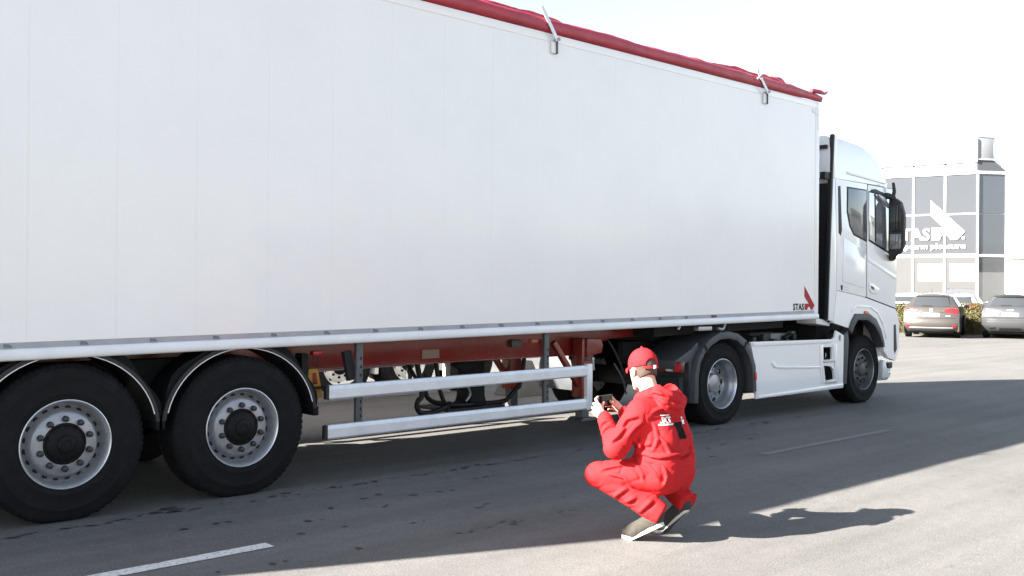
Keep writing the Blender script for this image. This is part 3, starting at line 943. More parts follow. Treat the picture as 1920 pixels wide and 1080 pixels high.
# lower body below the door with the wheel arch
low = [(12.565, 1.615), (13.405, 1.522), (14.30, 1.36), (14.38, 1.30), (14.44, 1.12), (14.44, .80), (14.33, .585), (14.10, .635), (13.965, .735), (13.925, .85),
       (13.82, 1.05), (13.66, 1.20), (13.46, 1.28), (13.08, 1.285), (12.98, 1.20), (12.90, 1.10), (12.50, 1.175), (12.50, 1.21)]
LP = panel('lower_side_panel', low, .03, .10, bev=0)
arch_o = [(12.885, 1.085), (12.975, 1.21), (13.07, 1.30), (13.48, 1.295), (13.68, 1.215), (13.84, 1.06), (13.94, .86), (13.945, .80)]
arch_i = [(13.885, .80), (13.87, .87), (13.77, 1.0), (13.62, 1.13), (13.42, 1.205), (13.14, 1.21), (13.04, 1.13), (12.965, 1.02)]
panel('wheel_arch_trim', arch_o + arch_i, .008, .16, 'plastic', bev=.006)
for (xa_, za_), (xb_, zb_), (xc_, zc_) in zip([(12.98, 1.34), (13.1, 1.40), (13.52, 1.395), (13.75, 1.31), (13.93, 1.14)], [(13.1, 1.40), (13.52, 1.395), (13.75, 1.31), (13.93, 1.14), (14.03, .92)], [(0, 0)] * 5):
    MB().bar((xa_, .030, za_), (xb_, .030, zb_), .03, .022, up=(0, -1, 0)).build('arch_swage', 'white', LP, bevel=.006)
panel('marker_lamp', [(13.34, 1.335), (13.42, 1.335), (13.47, 1.305), (13.42, 1.275), (13.35, 1.28)], .008, .0298, 'amber', bev=.006)
panel('headlamp_slit', [(14.26, 1.12), (14.33, 1.13), (14.37, .76), (14.3, .69), (14.27, .75)], .0275, .0297, 'black', bev=.001)
closed_loft([[(x + (13.95 if x < 14 else 0) * 0, y, z) for x, y in ((13.97, 2.4), (13.97, .10 + i), (14.2, .10 + i), (14.38, .16 + i), (14.58, .34), (14.68, .6), (14.72, 1.27), (14.68, 1.95), (14.58, 2.2), (14.38, 2.39), (13.97, 2.4))] for z, i in ((.66, 0), (.9, 0), (1.2, 0), (1.299, 0))], 'front_panel', 'white', TU)
bm_ = closed_loft([[(x, y, z) for x, y in ((13.98, 2.42), (13.98, .07 + i), (14.2, .07 + i), (14.40 - d, .13 + i), (14.62 - d, .32 + i), (14.74 - d, .6), (14.78 - d, 1.27), (14.74 - d, 1.95), (14.62 - d, 2.22), (14.4 - d, 2.41), (13.98, 2.42))] for z, i, d in ((.30, .03, .12), (.34, 0, .05), (.40, 0, 0), (.405, .02, .0), (.43, .02, 0), (.44, 0, 0), (.47, 0, 0), (.475, .04, 0), (.575, .05, 0))], 'bumper', 'alu', TU, 30)
panel('bumper_horn', [(13.975, .33), (14.06, .34), (14.1, .48), (14.04, .6), (13.975, .61)], .045, .11, 'alu', bev=.015)
panel('fog_lamp', [(14.22, .46), (14.36, .475), (14.36, .56), (14.23, .55)], .09, .14, 'black', bev=.008)
MB().box(12.6, 13.95, .35, 2.2, .75, 1.29).build('engine_bay', 'under', TU)
MB().box(12.46, 12.5, .12, 2.43, 1.2, 3.1).build('cab_rear_wall', 'under', TU)
MB().prism([(12.15, 1.25), (12.36, 1.22), (12.52, 1.165), (12.5, 1.13), (12.15, 1.17)], .1, .4).build('cab_mount_cover', 'rail', TU, bevel=.01)
# far side deflector and roof bar seen through the gap
MB().prism([(12.2, 1.22), (12.5, 1.19), (12.56, 3.165), (12.2, 3.05)], 2.44, 2.48).build('side_deflector', 'white', TU, bevel=.006)
MB().prism([(12.25, 3.06), (12.56, 3.2), (12.56, 3.72), (12.3, 3.66)], 2.40, 2.43).build('deflector_upper', 'white', TU, bevel=.006)
MB().bar((12.44, .12, 3.60), (12.44, 2.4, 3.60), .05, .05).build('fairing_crossbar', 'black', TU)
MB().box(12.28, 12.42, .06, .14, 3.14, 3.24).build('deflector_hinge', 'black', TU, bevel=.01)
MB().box(12.12, 12.4, .3, .9, 1.3, 3.0).build('air_intake_stack', 'under', TU, bevel=.03)
for k in range(5):
    MB().box(12.10, 12.30, .16 + k * .05, .18 + k * .05, 3.0, 3.03 + .02 * (k % 2)).build('intake_rib', 'black', TU)
# mirror
MR = empty('door_mirror'); MR.parent = TU
pts = []
prof = [(-.02, 2.16), (-.10, 2.13), (-.2, 2.19), (-.25, 2.30), (-.252, 2.74), (-.20, 2.92), (-.12, 2.985), (-.03, 2.99), (-.015, 2.9), (-.015, 2.3)]
b = MB()
n = len(prof)
vs = [(13.97, y, z) for y, z in prof] + [(14.05, y * .97 - .003, z) for y, z in prof] + [(14.11, y * .8 - .02, 2.57 + (z - 2.57) * .9) for y, z in prof]
b.add(vs, [(i, (i + 1) % n, n + (i + 1) % n, n + i) for i in range(n)] + [(n + i, n + (i + 1) % n, 2 * n + (i + 1) % n, 2 * n + i) for i in range(n)] + [tuple(range(n)), tuple(range(2 * n, 3 * n))])
b.build('housing', 'black', MR, bevel=.012)
for z0, z1 in ((2.24, 2.46), (2.50, 2.90)):
    MB().box(13.961, 13.9685, -.215, -.045, z0, z1).build('mirror_glass', 'screen' if z0 > 2.4 else 'glass', MR, bevel=.003)
MB().tube([(13.95, .05, 3.03), (13.97, -.02, 3.02), (14.0, -.10, 2.97)], [.05, .045, .035], 10).build('upper_arm', 'black', MR, smooth=50)
MB().tube([(14.18, .05, 2.12), (14.1, -.02, 2.12), (14.02, -.08, 2.17)], [.045, .05, .05], 10).build('lower_arm', 'black', MR, smooth=50)
MB().tube([(14.08, -.03, 3.0), (14.10, -.04, 3.1), (14.09, -.03, 3.23)], [.03, .028, .02], 8).build('kerb_camera', 'black', MR, smooth=50)
MB().prism([(13.50, 3.085), (13.62, 3.10), (13.9, 3.06), (14.17, 3.06), (14.17, 3.0), (13.5, 3.04)], .006, .0155).build('arm_cover', 'black', MR, bevel=.004)
MB().prism([(13.62, 3.03), (13.85, 2.99), (14.02, 2.86), (13.98, 2.84), (13.75, 2.95)], -.03, .004).build('wide_angle_mirror', 'galv', MR, bevel=.01)

# side skirt with step openings
SKO = [(10.47, .975), (12.47, .955), (12.53, .985), (12.56, 1.07), (12.77, 1.0), (12.755, .275), (10.60, .265), (10.585, .62)]
bm = bmesh.new()
def strip_panel(bm, outer, holes, y0, y1):
    # planar region with holes via triangle fill, extruded
    edges = []
    for loop in [outer] + holes:
        vs = [bm.verts.new((x, y0, z)) for x, z in loop]
        for i in range(len(vs)):
            edges.append(bm.edges.new((vs[i], vs[(i + 1) % len(vs)])))
    r = bmesh.ops.triangle_fill(bm, use_beauty=True, use_dissolve=False, edges=edges, normal=(0, -1, 0))
    faces = [f for f in r['geom'] if isinstance(f, bmesh.types.BMFace)]
    e = bmesh.ops.extrude_face_region(bm, geom=faces)
    bmesh.ops.translate(bm, vec=(0, y1 - y0, 0), verts=[v for v in e['geom'] if isinstance(v, bmesh.types.BMVert)])
    bmesh.ops.recalc_face_normals(bm, faces=bm.faces)
h1 = [(12.215, .855), (12.455, .85), (12.46, .68), (12.225, .68)]
h2 = [(12.235, .605), (12.43, .585), (12.50, .53), (12.53, .41), (12.28, .395)]
hc = [(12.66 + .035 * math.cos(a), .965 + .048 * math.sin(a)) for a in np.linspace(0, 2 * math.pi, 14, endpoint=False)]
strip_panel(bm, SKO, [h1, h2, hc], .03, .06)
me = bpy.data.meshes.new('side_skirt'); bm.to_mesh(me); bm.free(); me.materials.append(M['white'])
SK = link('side_skirt', me, TU)
panel('skirt_fold', [(10.50, .965), (12.46, .945), (12.40, .905), (10.52, .918)], .018, .0298, 'white', SK, .009)
panel('skirt_swage', [(10.66, .30), (12.74, .335), (12.74, .29), (10.63, .275)], .012, .0298, 'white', SK, .012)
panel('skirt_scoop', [(10.98, .71), (11.06, .66), (11.3, .635), (12.14, .60), (12.14, .575), (11.3, .60), (11.0, .63), (10.93, .7)], .018, .0298, 'white', SK, .007)
panel('skirt_pillar', [(12.12, .885), (12.195, .885), (12.215, .37), (12.14, .37)], .02, .0298, 'white', SK, .008)
panel('skirt_pillar', [(12.475, .88), (12.56, .90), (12.62, .37), (12.545, .37)], .016, .0298, 'white', SK, .008)
for z, xa_, xb_ in ((.673, 12.205, 12.50), (.388, 12.262, 12.55)):
    MB().box(xa_, xb_, .006, .2, z - .028, z - .001).build('step', 'galv', SK, bevel=.006)
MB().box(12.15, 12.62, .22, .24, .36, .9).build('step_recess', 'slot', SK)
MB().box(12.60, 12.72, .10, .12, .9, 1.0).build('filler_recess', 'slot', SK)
MB().box(10.7, 12.1, .12, .6, .32, .9).build('fuel_tank', 'under', TU, bevel=.06)
panel('front_mudflap', [(12.775, 1.0), (12.90, 1.07), (12.925, .9), (12.87, .32), (12.76, .32)], .035, .30, 'plastic', bev=.006)
# drive axle mudguard
out = [(9.30, .30), (9.305, .62), (9.36, .80), (9.48, .955), (9.60, 1.035), (9.78, 1.10), (9.98, 1.115), (10.16, 1.085), (10.34, 1.0), (10.46, .86), (10.55, .68), (10.575, .36)]
inn = [(10.50, .36), (10.475, .66), (10.40, .80), (10.29, .92), (10.14, 1.0), (9.98, 1.03), (9.79, 1.02), (9.63, .96), (9.50, .87), (9.41, .76), (9.375, .60), (9.375, .30)]
dm = MB()
n = len(out)
dm.prism(out + inn, .005, .62)
DM = dm.build('mudguard', 'plastic', TU, bevel=.008)
MB().prism([(9.47, .952), (9.50, .975), (9.56, .89), (9.53, .87)], .0, .0049).build('panel_joint', 'slot', DM)
MB().prism([(10.33, .985), (10.36, .965), (10.31, .90), (10.28, .915)], .0, .0049).build('panel_joint', 'slot', DM)
MB().box(10.52, 10.56, -.004, .0045, .50, .60).build('side_reflector', 'redlens', DM, bevel=.002)
MB().prism(out + inn, 1.93, 2.545).build('mudguard', 'plastic', TU, bevel=.008)
MB().prism([(9.0, .80), (9.3, .92), (9.42, 1.0), (9.46, .93), (9.34, .80), (9.31, .4), (9.28, .4), (9.26, .78), (9.0, .70)], .06, .6).build('rear_mudguard_cover', 'plastic', TU, bevel=.01)
tl = MB().box(9.02, 9.10, .0, .60, .665, .785).build('tail_lamp', 'redlens_dark', TU, bevel=.012)
MB().box(9.008, 9.019, .10, .20, .675, .775).build('reversing_lens', 'clearlens', tl, bevel=.004)
MB().box(9.008, 9.019, .01, .092, .675, .775).build('lamp_lens', 'redlens', tl, bevel=.004)
MB().box(9.06, 9.14, .05, .6, .2, .6).build('mudflap', 'under', TU)
# frame, fifth wheel, deck
for y in (.83, 1.64):
    MB().box(9.0, 14.2, y, y + .08, .72, .98).build('frame_rail', 'under', TU)
MB().box(9.4, 10.5, .75, 1.8, .985, 1.07).build('fifth_wheel', 'under', TU, bevel=.02)
MB().tube([(9.917, .35, .49), (9.917, 2.2, .49)], .12, 14).build('drive_axle', 'under', TU, smooth=40)
MB().box(11.76, 12.23, .55, .9, .93, 1.03).build('battery_cover', 'grey_panel', TU, bevel=.02)
MB().tube([(12.0, .5, .96), (12.08, .48, 1.0), (12.18, .5, 1.0), (12.25, .55, .95)], .03, 10).build('air_hose', 'black', TU, smooth=50)
MB().box(12.34, 12.44, .58, .66, .99, 1.05).build('valve', 'galv', TU, bevel=.01)
for k in range(6):
    MB().box(11.0 + k * .25, 11.08 + k * .25, .5, .58, .93, .96 + .03 * (k % 3)).build('deck_fitting', 'galv_dark', TU, bevel=.008)
MB().box(10.6, 12.45, .62, 2.0, .925, .985).build('deck_plate', 'under', TU)
for k, y in enumerate((1.0, 1.1, 1.2)):
    MB().tube([(12.40, y, 1.9), (12.25, y, 1.5), (12.0, y, 1.2), (12.05, y, 1.12)], .014, 8).build('suzi_coil', 'black' if k else 'redlens_dark', TU, smooth=50)

wd = wheel('drive', .49, .507, .31)
wd2 = wheel('drive2', .49, .505, .30)
put_wheel(wd, TU, 9.917, .05, .49, first=True)
put_wheel(wd, TU, 9.917, 2.5, .49, True)
put_wheel(wd2, TU, 9.917, .375, .49, first=True)
put_wheel(wd2, TU, 9.917, 2.175, .49, True)
ws = wheel('steer', .485, .50, .385)
put_wheel(ws, TU, 13.541, .12, .485, first=True)
put_wheel(ws, TU, 13.541, 2.43, .485, True)

# ------------------------------------------------------------------ second trailer behind
T2 = empty('semi_trailer', (0, 0, 0))
tag(T2, 'second semi-trailer with white wheels parked behind the white trailer, seen through its underside', 'trailer')
MB().box(-2.6, 10.85, 4.68, 7.18, 1.05, 4.0).build('body', 'grey_side', T2, bevel=.02)
MB().box(-2.4, 10.8, 5.6, 5.75, .8, 1.04).build('chassis_beam', 'under', T2)
w2 = wheel('white', .50, .52, .33)
for i, xa in enumerate((7.82, 9.02, 10.22)):
    put_wheel(w2, T2, xa, 5.0, .50, first=(i == 0))
    put_wheel(w2, T2, xa, 7.4, .50, True)
    MB().tube([(xa, 5.2, .5), (xa, 7.2, .5)], .06, 10).build('axle', 'under', T2)
for xa in (8.42, 9.62):
    MB().box(xa - .03, xa + .03, 5.0, 5.3, .35, .9).build('mudflap', 'white_rim', T2)
MB().box(10.6, 10.8, 5.1, 7.3, .45, .6).build('underrun_bar', 'rail', T2, bevel=.01)
MB().box(6.0, 7.1, 5.5, 5.9, .35, .8).build('tool_box', 'under', T2, bevel=.02)
MB().box(-1.2, -.9, 5.2, 5.5, .0, 1.0).build('landing_leg', 'under', T2)

def ballast(x, y, s):
    t = empty('concrete_block', (x, y, 0))
    MB().hexa([(-.3 * s, -.3 * s, 0), (.3 * s, -.3 * s, 0), (.3 * s, .3 * s, 0), (-.3 * s, .3 * s, 0),
               (-.14 * s, -.14 * s, .55 * s), (.14 * s, -.14 * s, .55 * s), (.14 * s, .14 * s, .55 * s), (-.14 * s, .14 * s, .55 * s)]).build('block', 'concrete', t, bevel=.02)
    MB().tube([(-.06 * s, 0, .54 * s), (-.06 * s, 0, .62 * s), (.06 * s, 0, .62 * s), (.06 * s, 0, .54 * s)], .015, 8).build('lifting_eye', 'rail', t)
    return tag(t, 'tapered grey concrete block standing behind the trailer landing legs', 'concrete block')
ballast(10.4, 4.05, .95)

# ------------------------------------------------------------------ signed-distance modelling for the figure
class Field:
    def __init__(s, lo, hi, h):
        s.lo = np.array(lo, float); s.h = h
        n = np.ceil((np.array(hi) - s.lo) / h).astype(int) + 1
        s.ax = [s.lo[i] + h * np.arange(n[i]) for i in range(3)]
        s.F = np.full(n, .2, np.float32)
    def sub(s, lo, hi):
        sl = []
        for i in range(3):
            a = int(np.clip(np.floor((lo[i] - s.lo[i]) / s.h), 0, len(s.ax[i])))
            b = int(np.clip(np.ceil((hi[i] - s.lo[i]) / s.h) + 1, 0, len(s.ax[i])))
            if b - a < 1:
                return None, None
            sl.append(slice(a, b))
        g = [s.ax[0][sl[0]][:, None, None], s.ax[1][sl[1]][None, :, None], s.ax[2][sl[2]][None, None, :]]
        return tuple(sl), g
    def put(s, sl, d, k, op):
        F = s.F[sl]
        if op == 'cut':
            s.F[sl] = np.maximum(F, -d)
            return
        if k > 0:
            hh = np.clip(.5 + .5 * (F - d) / k, 0, 1)
            s.F[sl] = F * (1 - hh) + d * hh - k * hh * (1 - hh)
        else:
            s.F[sl] = np.minimum(F, d)
    def cap(s, a, b, ra, rb=None, k=.02, op='u', wr=None):
        rb = ra if rb is None else rb
        a, b = np.array(a, float), np.array(b, float)
        m = max(ra, rb) + k + .035
        sl, g = s.sub(np.minimum(a, b) - m, np.maximum(a, b) + m)
        if sl is None: return s
        ab = b - a
        L2 = max(ab @ ab, 1e-9)
        p = [g[i] - a[i] for i in range(3)]
        t = np.clip((p[0] * ab[0] + p[1] * ab[1] + p[2] * ab[2]) / L2, 0, 1)
        d = np.sqrt((p[0] - t * ab[0]) ** 2 + (p[1] - t * ab[1]) ** 2 + (p[2] - t * ab[2]) ** 2) - (ra + (rb - ra) * t)
        if wr:
            amp, lam, q, ph = wr
            L = math.sqrt(L2)
            c = t * L + q * (p[2] * .7 + p[1] * .5 - p[0] * .4)
            n = np.sin(p[0] * 13 + p[1] * 9 + ph) + np.sin(p[2] * 15 - p[1] * 11 + 2 * ph)
            n2 = np.sin(p[0] * 27 - p[2] * 21 + 3 * ph) + np.sin(p[1] * 31 + p[2] * 17 - ph)
            rd = (1 - np.abs(np.sin(math.pi * c / lam + ph + 1.1 * n))) ** 4
            rd2 = (1 - np.abs(np.sin(math.pi * c / (lam * .6) - 1.7 * ph + 1.2 * n2 + .6 * n))) ** 4
            d = d + amp * (1.2 * rd * np.clip(.3 + .7 * np.sin(n2 * 1.1 + ph), 0, 1) + .8 * rd2 * np.clip(.1 + .8 * np.sin(n * 1.4 - ph), 0, 1) - .25 * np.sin(1.6 * n + ph))
        s.put(sl, d.astype(np.float32), k, op)
        return s
    def ell(s, c, r, k=.02, op='u', tilt=0):
        c, r = np.array(c, float), np.array(r, float)
        m = max(r) + k + .03
        sl, g = s.sub(c - m, c + m)
        if sl is None: return s
        x, y, z = g[0] - c[0], g[1] - c[1], g[2] - c[2]
        if tilt:
            ct, st = math.cos(tilt), math.sin(tilt)
            x, z = x * ct - z * st, x * st + z * ct
        q = np.sqrt((x / r[0]) ** 2 + (y / r[1]) ** 2 + (z / r[2]) ** 2)
        d = (q - 1) * min(r) * (.6 + .4 * np.clip(q, 0, 2))
        s.put(sl, d.astype(np.float32), k, op)
        return s
    def grad(s, p):
        e = s.h * 1.5
        return np.array([s.at(p + e * np.eye(3)[i]) - s.at(p - e * np.eye(3)[i]) for i in range(3)]) / (2 * e)
    def crease(s, pts, w=.010, depth=.0058, lip=.009):
        """a cloth fold along a surface line: a narrow valley with a soft ridge above it"""
        P = []
        pts = [np.array(p, float) for p in pts]
        for a, b in zip(pts[:-1], pts[1:]):
            for t in np.linspace(0, 1, 7)[:-1]:
                P.append(a + (b - a) * t)
        P.append(pts[-1])
        surf, nor = [], []
        for p in P:
            for _ in range(4):
                g = s.grad(p); g2 = max(g @ g, 1e-4)
                p = p - g * s.at(p) / g2
            g = s.grad(p)
            surf.append(p); nor.append(g / max(np.linalg.norm(g), 1e-6))
        n = len(surf)
        for i in range(n - 1):
            f0, f1 = math.sin(math.pi * (i + .3) / n) ** .6, math.sin(math.pi * (i + 1.3) / (n + .6)) ** .6
            d = surf[i + 1] - surf[i]
            side = np.cross(nor[i], d); side /= max(np.linalg.norm(side), 1e-6)
            if lip:
                o = side * w * 1.5 - nor[i] * (lip * .25)
                s.cap(surf[i] + o, surf[i + 1] + o, lip * f0, lip * f1, k=.018)
        for i in range(n - 1):
            f0, f1 = math.sin(math.pi * (i + .3) / n) ** .6, math.sin(math.pi * (i + 1.3) / (n + .6)) ** .6
            a, b = surf[i] + nor[i] * (w - depth), surf[i + 1] + nor[i + 1] * (w - depth)
            r0, r1 = w * f0, w * f1
            m = w + .03
            sl, g = s.sub(np.minimum(a, b) - m, np.maximum(a, b) + m)
            if sl is None: continue
            ab = b - a; L2 = max(ab @ ab, 1e-9)
            p = [g[k] - a[k] for k in range(3)]
            t = np.clip((p[0] * ab[0] + p[1] * ab[1] + p[2] * ab[2]) / L2, 0, 1)
            d = -(np.sqrt((p[0] - t * ab[0]) ** 2 + (p[1] - t * ab[1]) ** 2 + (p[2] - t * ab[2]) ** 2) - (r0 + (r1 - r0) * t)).astype(np.float32)
            F = s.F[sl]
            hh = np.clip(.5 - .5 * (F - d) / .010, 0, 1)
            s.F[sl] = F * (1 - hh) + d * hh + .010 * hh * (1 - hh)
    def keep(s, n, c):
        """keep the half space n.p < c"""
        d = n[0] * s.ax[0][:, None, None] + n[1] * s.ax[1][None, :, None] + n[2] * s.ax[2][None, None, :] - c
        s.F = np.maximum(s.F, d.astype(np.float32))
        return s
    def at(s, p):
        q = (np.asarray(p, float) - s.lo) / s.h
        i = np.clip(np.floor(q).astype(int), 0, np.array(s.F.shape) - 2)
        f = q - i
        v = 0
        for dx in (0, 1):
            for dy in (0, 1):
                for dz in (0, 1):
                    v += s.F[i[0] + dx, i[1] + dy, i[2] + dz] * (f[0] if dx else 1 - f[0]) * (f[1] if dy else 1 - f[1]) * (f[2] if dz else 1 - f[2])
        return v
    def nets(s):
        F = s.F
        ins = F < 0
        n = np.array(F.shape) - 1
        cnt = np.zeros(n, int)
        for dx in (0, 1):
            for dy in (0, 1):
                for dz in (0, 1):
                    cnt += ins[dx:n[0] + dx, dy:n[1] + dy, dz:n[2] + dz]
        cells = np.argwhere((cnt > 0) & (cnt < 8))
        idx = np.full(n, -1)
        idx[tuple(cells.T)] = np.arange(len(cells))
        acc = np.zeros((len(cells), 3)); num = np.zeros(len(cells))
        cor = [(0, 0, 0), (1, 0, 0), (0, 1, 0), (1, 1, 0), (0, 0, 1), (1, 0, 1), (0, 1, 1), (1, 1, 1)]
        for a in range(8):
            for ax in range(3):
                if cor[a][ax]: continue
                c0 = np.array(cor[a]); c1 = c0.copy(); c1[ax] = 1
                f0 = F[tuple((cells + c0).T)]; f1 = F[tuple((cells + c1).T)]
                m = (f0 < 0) != (f1 < 0)
                t = np.where(m, f0 / np.where(m, f0 - f1, 1), 0)
                P = c0 + t[:, None] * (c1 - c0)
                acc += P * m[:, None]; num += m
        V = s.lo + (cells + acc / num[:, None]) * s.h
        faces = []
        for ax in range(3):
            o1, o2 = [(1, 2), (2, 0), (0, 1)][ax]
            sl0 = [slice(None)] * 3; sl1 = [slice(None)] * 3
            sl0[ax] = slice(0, -1); sl1[ax] = slice(1, None)
            e = np.argwhere(ins[tuple(sl0)] != ins[tuple(sl1)])
            e = e[(e[:, o1] > 0) & (e[:, o2] > 0) & (e[:, o1] < n[o1]) & (e[:, o2] < n[o2])]
            if len(e) == 0: continue
            flip = ins[tuple(e.T)]
            q = []
            for d1, d2 in ((1, 1), (0, 1), (0, 0), (1, 0)):
                c = e.copy(); c[:, o1] -= d1; c[:, o2] -= d2
                q.append(idx[tuple(c.T)])
            q = np.stack(q, 1)
            q[~flip] = q[~flip][:, ::-1]
            faces.append(q)
        return V, np.concatenate(faces)

def relax(V, Fq, it=1, lam=.5):
    e = np.concatenate([Fq[:, [0, 1]], Fq[:, [1, 2]], Fq[:, [2, 3]], Fq[:, [3, 0]]])
    for _ in range(it):
        acc = np.zeros_like(V); num = np.zeros(len(V))
        for a, b_ in ((0, 1), (1, 0)):
            np.add.at(acc, e[:, a], V[e[:, b_]]); np.add.at(num, e[:, a], 1)
        V = V + lam * (acc / np.maximum(num, 1)[:, None] - V)
    return V

def field_obj(name, parts, m, parent):
    vs, fs, o = [], [], 0
    for V, Fq in parts:
        vs.append(V); fs.append(Fq + o); o += len(V)
    me = bpy.data.meshes.new(name)
    me.from_pydata(np.concatenate(vs).tolist(), [], np.concatenate(fs).tolist())
    me.polygons.foreach_set('use_smooth', [True] * len(me.polygons))
    me.materials.append(M[m])
    me.update()
    return link(name, me, parent)

MAN = empty('person', (5.012, -2.825, 0), R(96.8))
tag(MAN, 'person in red workwear and red cap crouching beside the trailer, photographing it with a phone', 'person')
# local axes: x forward, y left, z up
HIP = {1: (-.095, .10, .425), -1: (-.095, -.10, .425)}
KNEE = {1: (.262, .255, .405), -1: (.235, -.25, .42)}
ANK = {1: (-.092, .13, .205), -1: (-.125, -.15, .24)}
SHO = {1: (0, .18, .81), -1: (0, -.18, .81)}
ELB = {1: (.10, .295, .60), -1: (.12, -.28, .61)}
WRI = {1: (.285, .145, .742), -1: (.305, -.135, .75)}

# trousers
f = Field((-.42, -.46, .0), (.46, .46, .68), .007)
for s_ in (1, -1):
    f.cap(HIP[s_], KNEE[s_],   .108, .083, k=.03, wr=(.009, .095, .7, s_ * 1.3))
    f.cap(KNEE[s_], ANK[s_],   .08, .067, k=.012, wr=(.008, .075, -.6, s_ * 2.2))
    k_ = np.array(KNEE[s_]); a_ = np.array(ANK[s_])
    f.cap(a_ + (k_ - a_) * .18, a_ + (a_ - k_) * .06,   .072, .070, k=.02, wr=(.006, .05, .2, 1))
f.cap((-.10, .065, .43), (-.10, -.065, .43), .132, k=.045, wr=(.008, .11, .8, .4))
f.cap((-.085, .05, .50), (-.085, -.05, .50), .125, k=.06)
for s_ in (1, -1):
    a_, k_ = np.array(ANK[s_]), np.array(KNEE[s_])
    d_ = (a_ - k_) / np.linalg.norm(a_ - k_)
    # cut the hem
    c_ = a_ + d_ * .045
    sl, g_ = f.sub(c_ - .16, c_ + .16)
    hd_ = (g_[0] - c_[0]) * d_[0] + (g_[1] - c_[1]) * d_[1] + (g_[2] - c_[2]) * d_[2]
    f.F[sl] = np.where((hd_ > -.05) & (f.F[sl] < .05) & (np.abs(g_[1] - c_[1]) < .11) & (g_[2] < .33), np.maximum(f.F[sl], hd_.astype(np.float32)), f.F[sl])
for ln in ([(.02, .226, .487), (-.032, .235, .443), (-.041, .224, .404)], [(-.039, .199, .503), (-.105, .208, .448), (-.145, .2, .414)],
           [(-.149, .184, .502), (-.179, .183, .441), (-.165, .184, .389)], [(.12, .256, .275), (.074, .259, .303), (.04, .245, .325)],
           [(.05, .24, .25), (.015, .235, .262), (-.01, .225, .275)], [(.153, .305, .416), (.067, .271, .397), (.035, .224, .352)],
           [(-.03, .204, .193), (-.087, .2, .239), (-.104, .179, .264)], [(.2, .30, .43), (.14, .29, .45), (.07, .25, .47)], [(.10, .2, .49), (.03, .18, .5), (-.05, .17, .5)]):
    f.crease(ln)
for ln in ([(-.13, -.20, .26), (-.19, -.15, .28)], [(-.2, .02, .40), (-.225, -.05, .42), (-.2, -.12, .43)], [(-.11, -.1, .32), (-.17, -.15, .33)]):
    f.crease(ln)
V, Q = f.nets()
field_obj('trousers', [(relax(V, Q, 1), Q)], 'coverall', MAN)

# jacket
f = Field((-.36, -.44, .44), (.40, .44, 1.04), .0065)
for s_ in (1, -1):
    f.cap((-.085, s_ * .058, .50), (-.072, s_ * .066, .62), .143, .137, k=.05, wr=(.012, .13, .9, .5))
    f.cap((-.072, s_ * .066, .62), (-.018, s_ * .072, .765), .136, .134, k=.05, wr=(.012, .15, 1.3, 1.7))
    f.cap((-.012, s_ * .06, .795), SHO[s_], .112, .078, k=.06)
    f.cap(SHO[s_], ELB[s_], .083, .073, k=.045, wr=(.011, .07, .6, s_ * .7))
    f.cap(ELB[s_], WRI[s_], .072, .048, k=.025, wr=(.010, .06, .5, s_ * 1.9))
    f.cap(WRI[s_], np.array(WRI[s_]) + (.012, -s_ * .008, .012), .047, .044, k=.01)
f.ell((-.032, 0, .60), (.15, .145, .16), k=.05)
f.cap((0, .0, .85), (.01, 0, .905), .093, .076, k=.05)
# blouson hem
f.cap((-.135, -.08, .515), (-.135, .08, .515), .092, k=.04, wr=(.006, .09, .3, 2.2))
f.cap((-.03, .15, .50), (.05, .10, .50), .055, k=.04)
for ln in ([(-.003, .288, .664), (.01, .23, .62), (-.02, .205, .575)], [(.041, .314, .714), (.011, .29, .766), (-.039, .264, .787)],
           [(0, .295, .665), (-.037, .26, .729), (-.06, .237, .755)], [(.077, .362, .632), (.043, .333, .665), (.018, .303, .715)],
           [(.19, .29, .671), (.156, .259, .71)], [(.23, .25, .70), (.21, .22, .73)], [(.03, .2, .54), (-.026, .204, .593), (-.102, .205, .614)],
           [(-.016, .199, .553), (-.046, .213, .609), (-.07, .21, .66)], [(-.134, .186, .667), (-.171, .172, .618), (-.191, .155, .567)],
           [(-.095, .196, .754), (-.118, .196, .666), (-.1, .2, .6)],
           [(-.21, -.08, .62), (-.225, -.02, .56), (-.2, .08, .53)], [(-.09, .18, .81), (-.14, .12, .83), (-.15, .05, .83)]):
    f.crease(ln)
f.keep((.28, 0, -1), -.465 - .03)
# blouson seam running round the lower edge
f.crease([(.04, .16, .545), (-.058, .2, .548), (-.139, .185, .540), (-.194, .161, .548), (-.225, .06, .553), (-.225, -.06, .555), (-.18, -.16, .56)], w=.008, depth=.006, lip=.012)
JF = f
V, Q = f.nets()
JK = field_obj('jacket', [(relax(V, Q, 1), Q)], 'coverall', MAN)
# hood lying on the shoulders
OF = np.array((.03, 0, -.008))
f = Field((-.32, -.24, .72), (.24, .24, 1.08), .0055)
ringp = []
for k_ in range(13):
    a_ = R(40) + R(280) * k_ / 12
    rr_ = .088 + .018 * (1 - math.cos(a_)) / 2
    ringp.append((.008 + rr_ * math.cos(a_), 1.02 * rr_ * math.sin(a_), .922 + .04 * math.cos(a_ - math.pi) - .012))
for p_, q_ in zip(ringp[:-1], ringp[1:]):
    f.cap(p_, q_, .043, .043, k=.015, wr=(.010, .055, .8, p_[1] * 9))
f.ell(OF + (-.140, 0, .878), (.072, .132, .095), k=.03, tilt=.35)
for s_ in (1, -1):
    f.cap(OF + (-.16, s_ * .10, .89), OF + (-.17, -s_ * .02, .80), .038, .03, k=.02, wr=(.010, .06, .6, s_))
    f.cap(OF + (-.12, s_ * .10, .935), OF + (-.175, s_ * .055, .93), .026, .022, k=.02)
f.ell(OF + (-.13, 0, .985), (.05, .075, .05), op='cut')
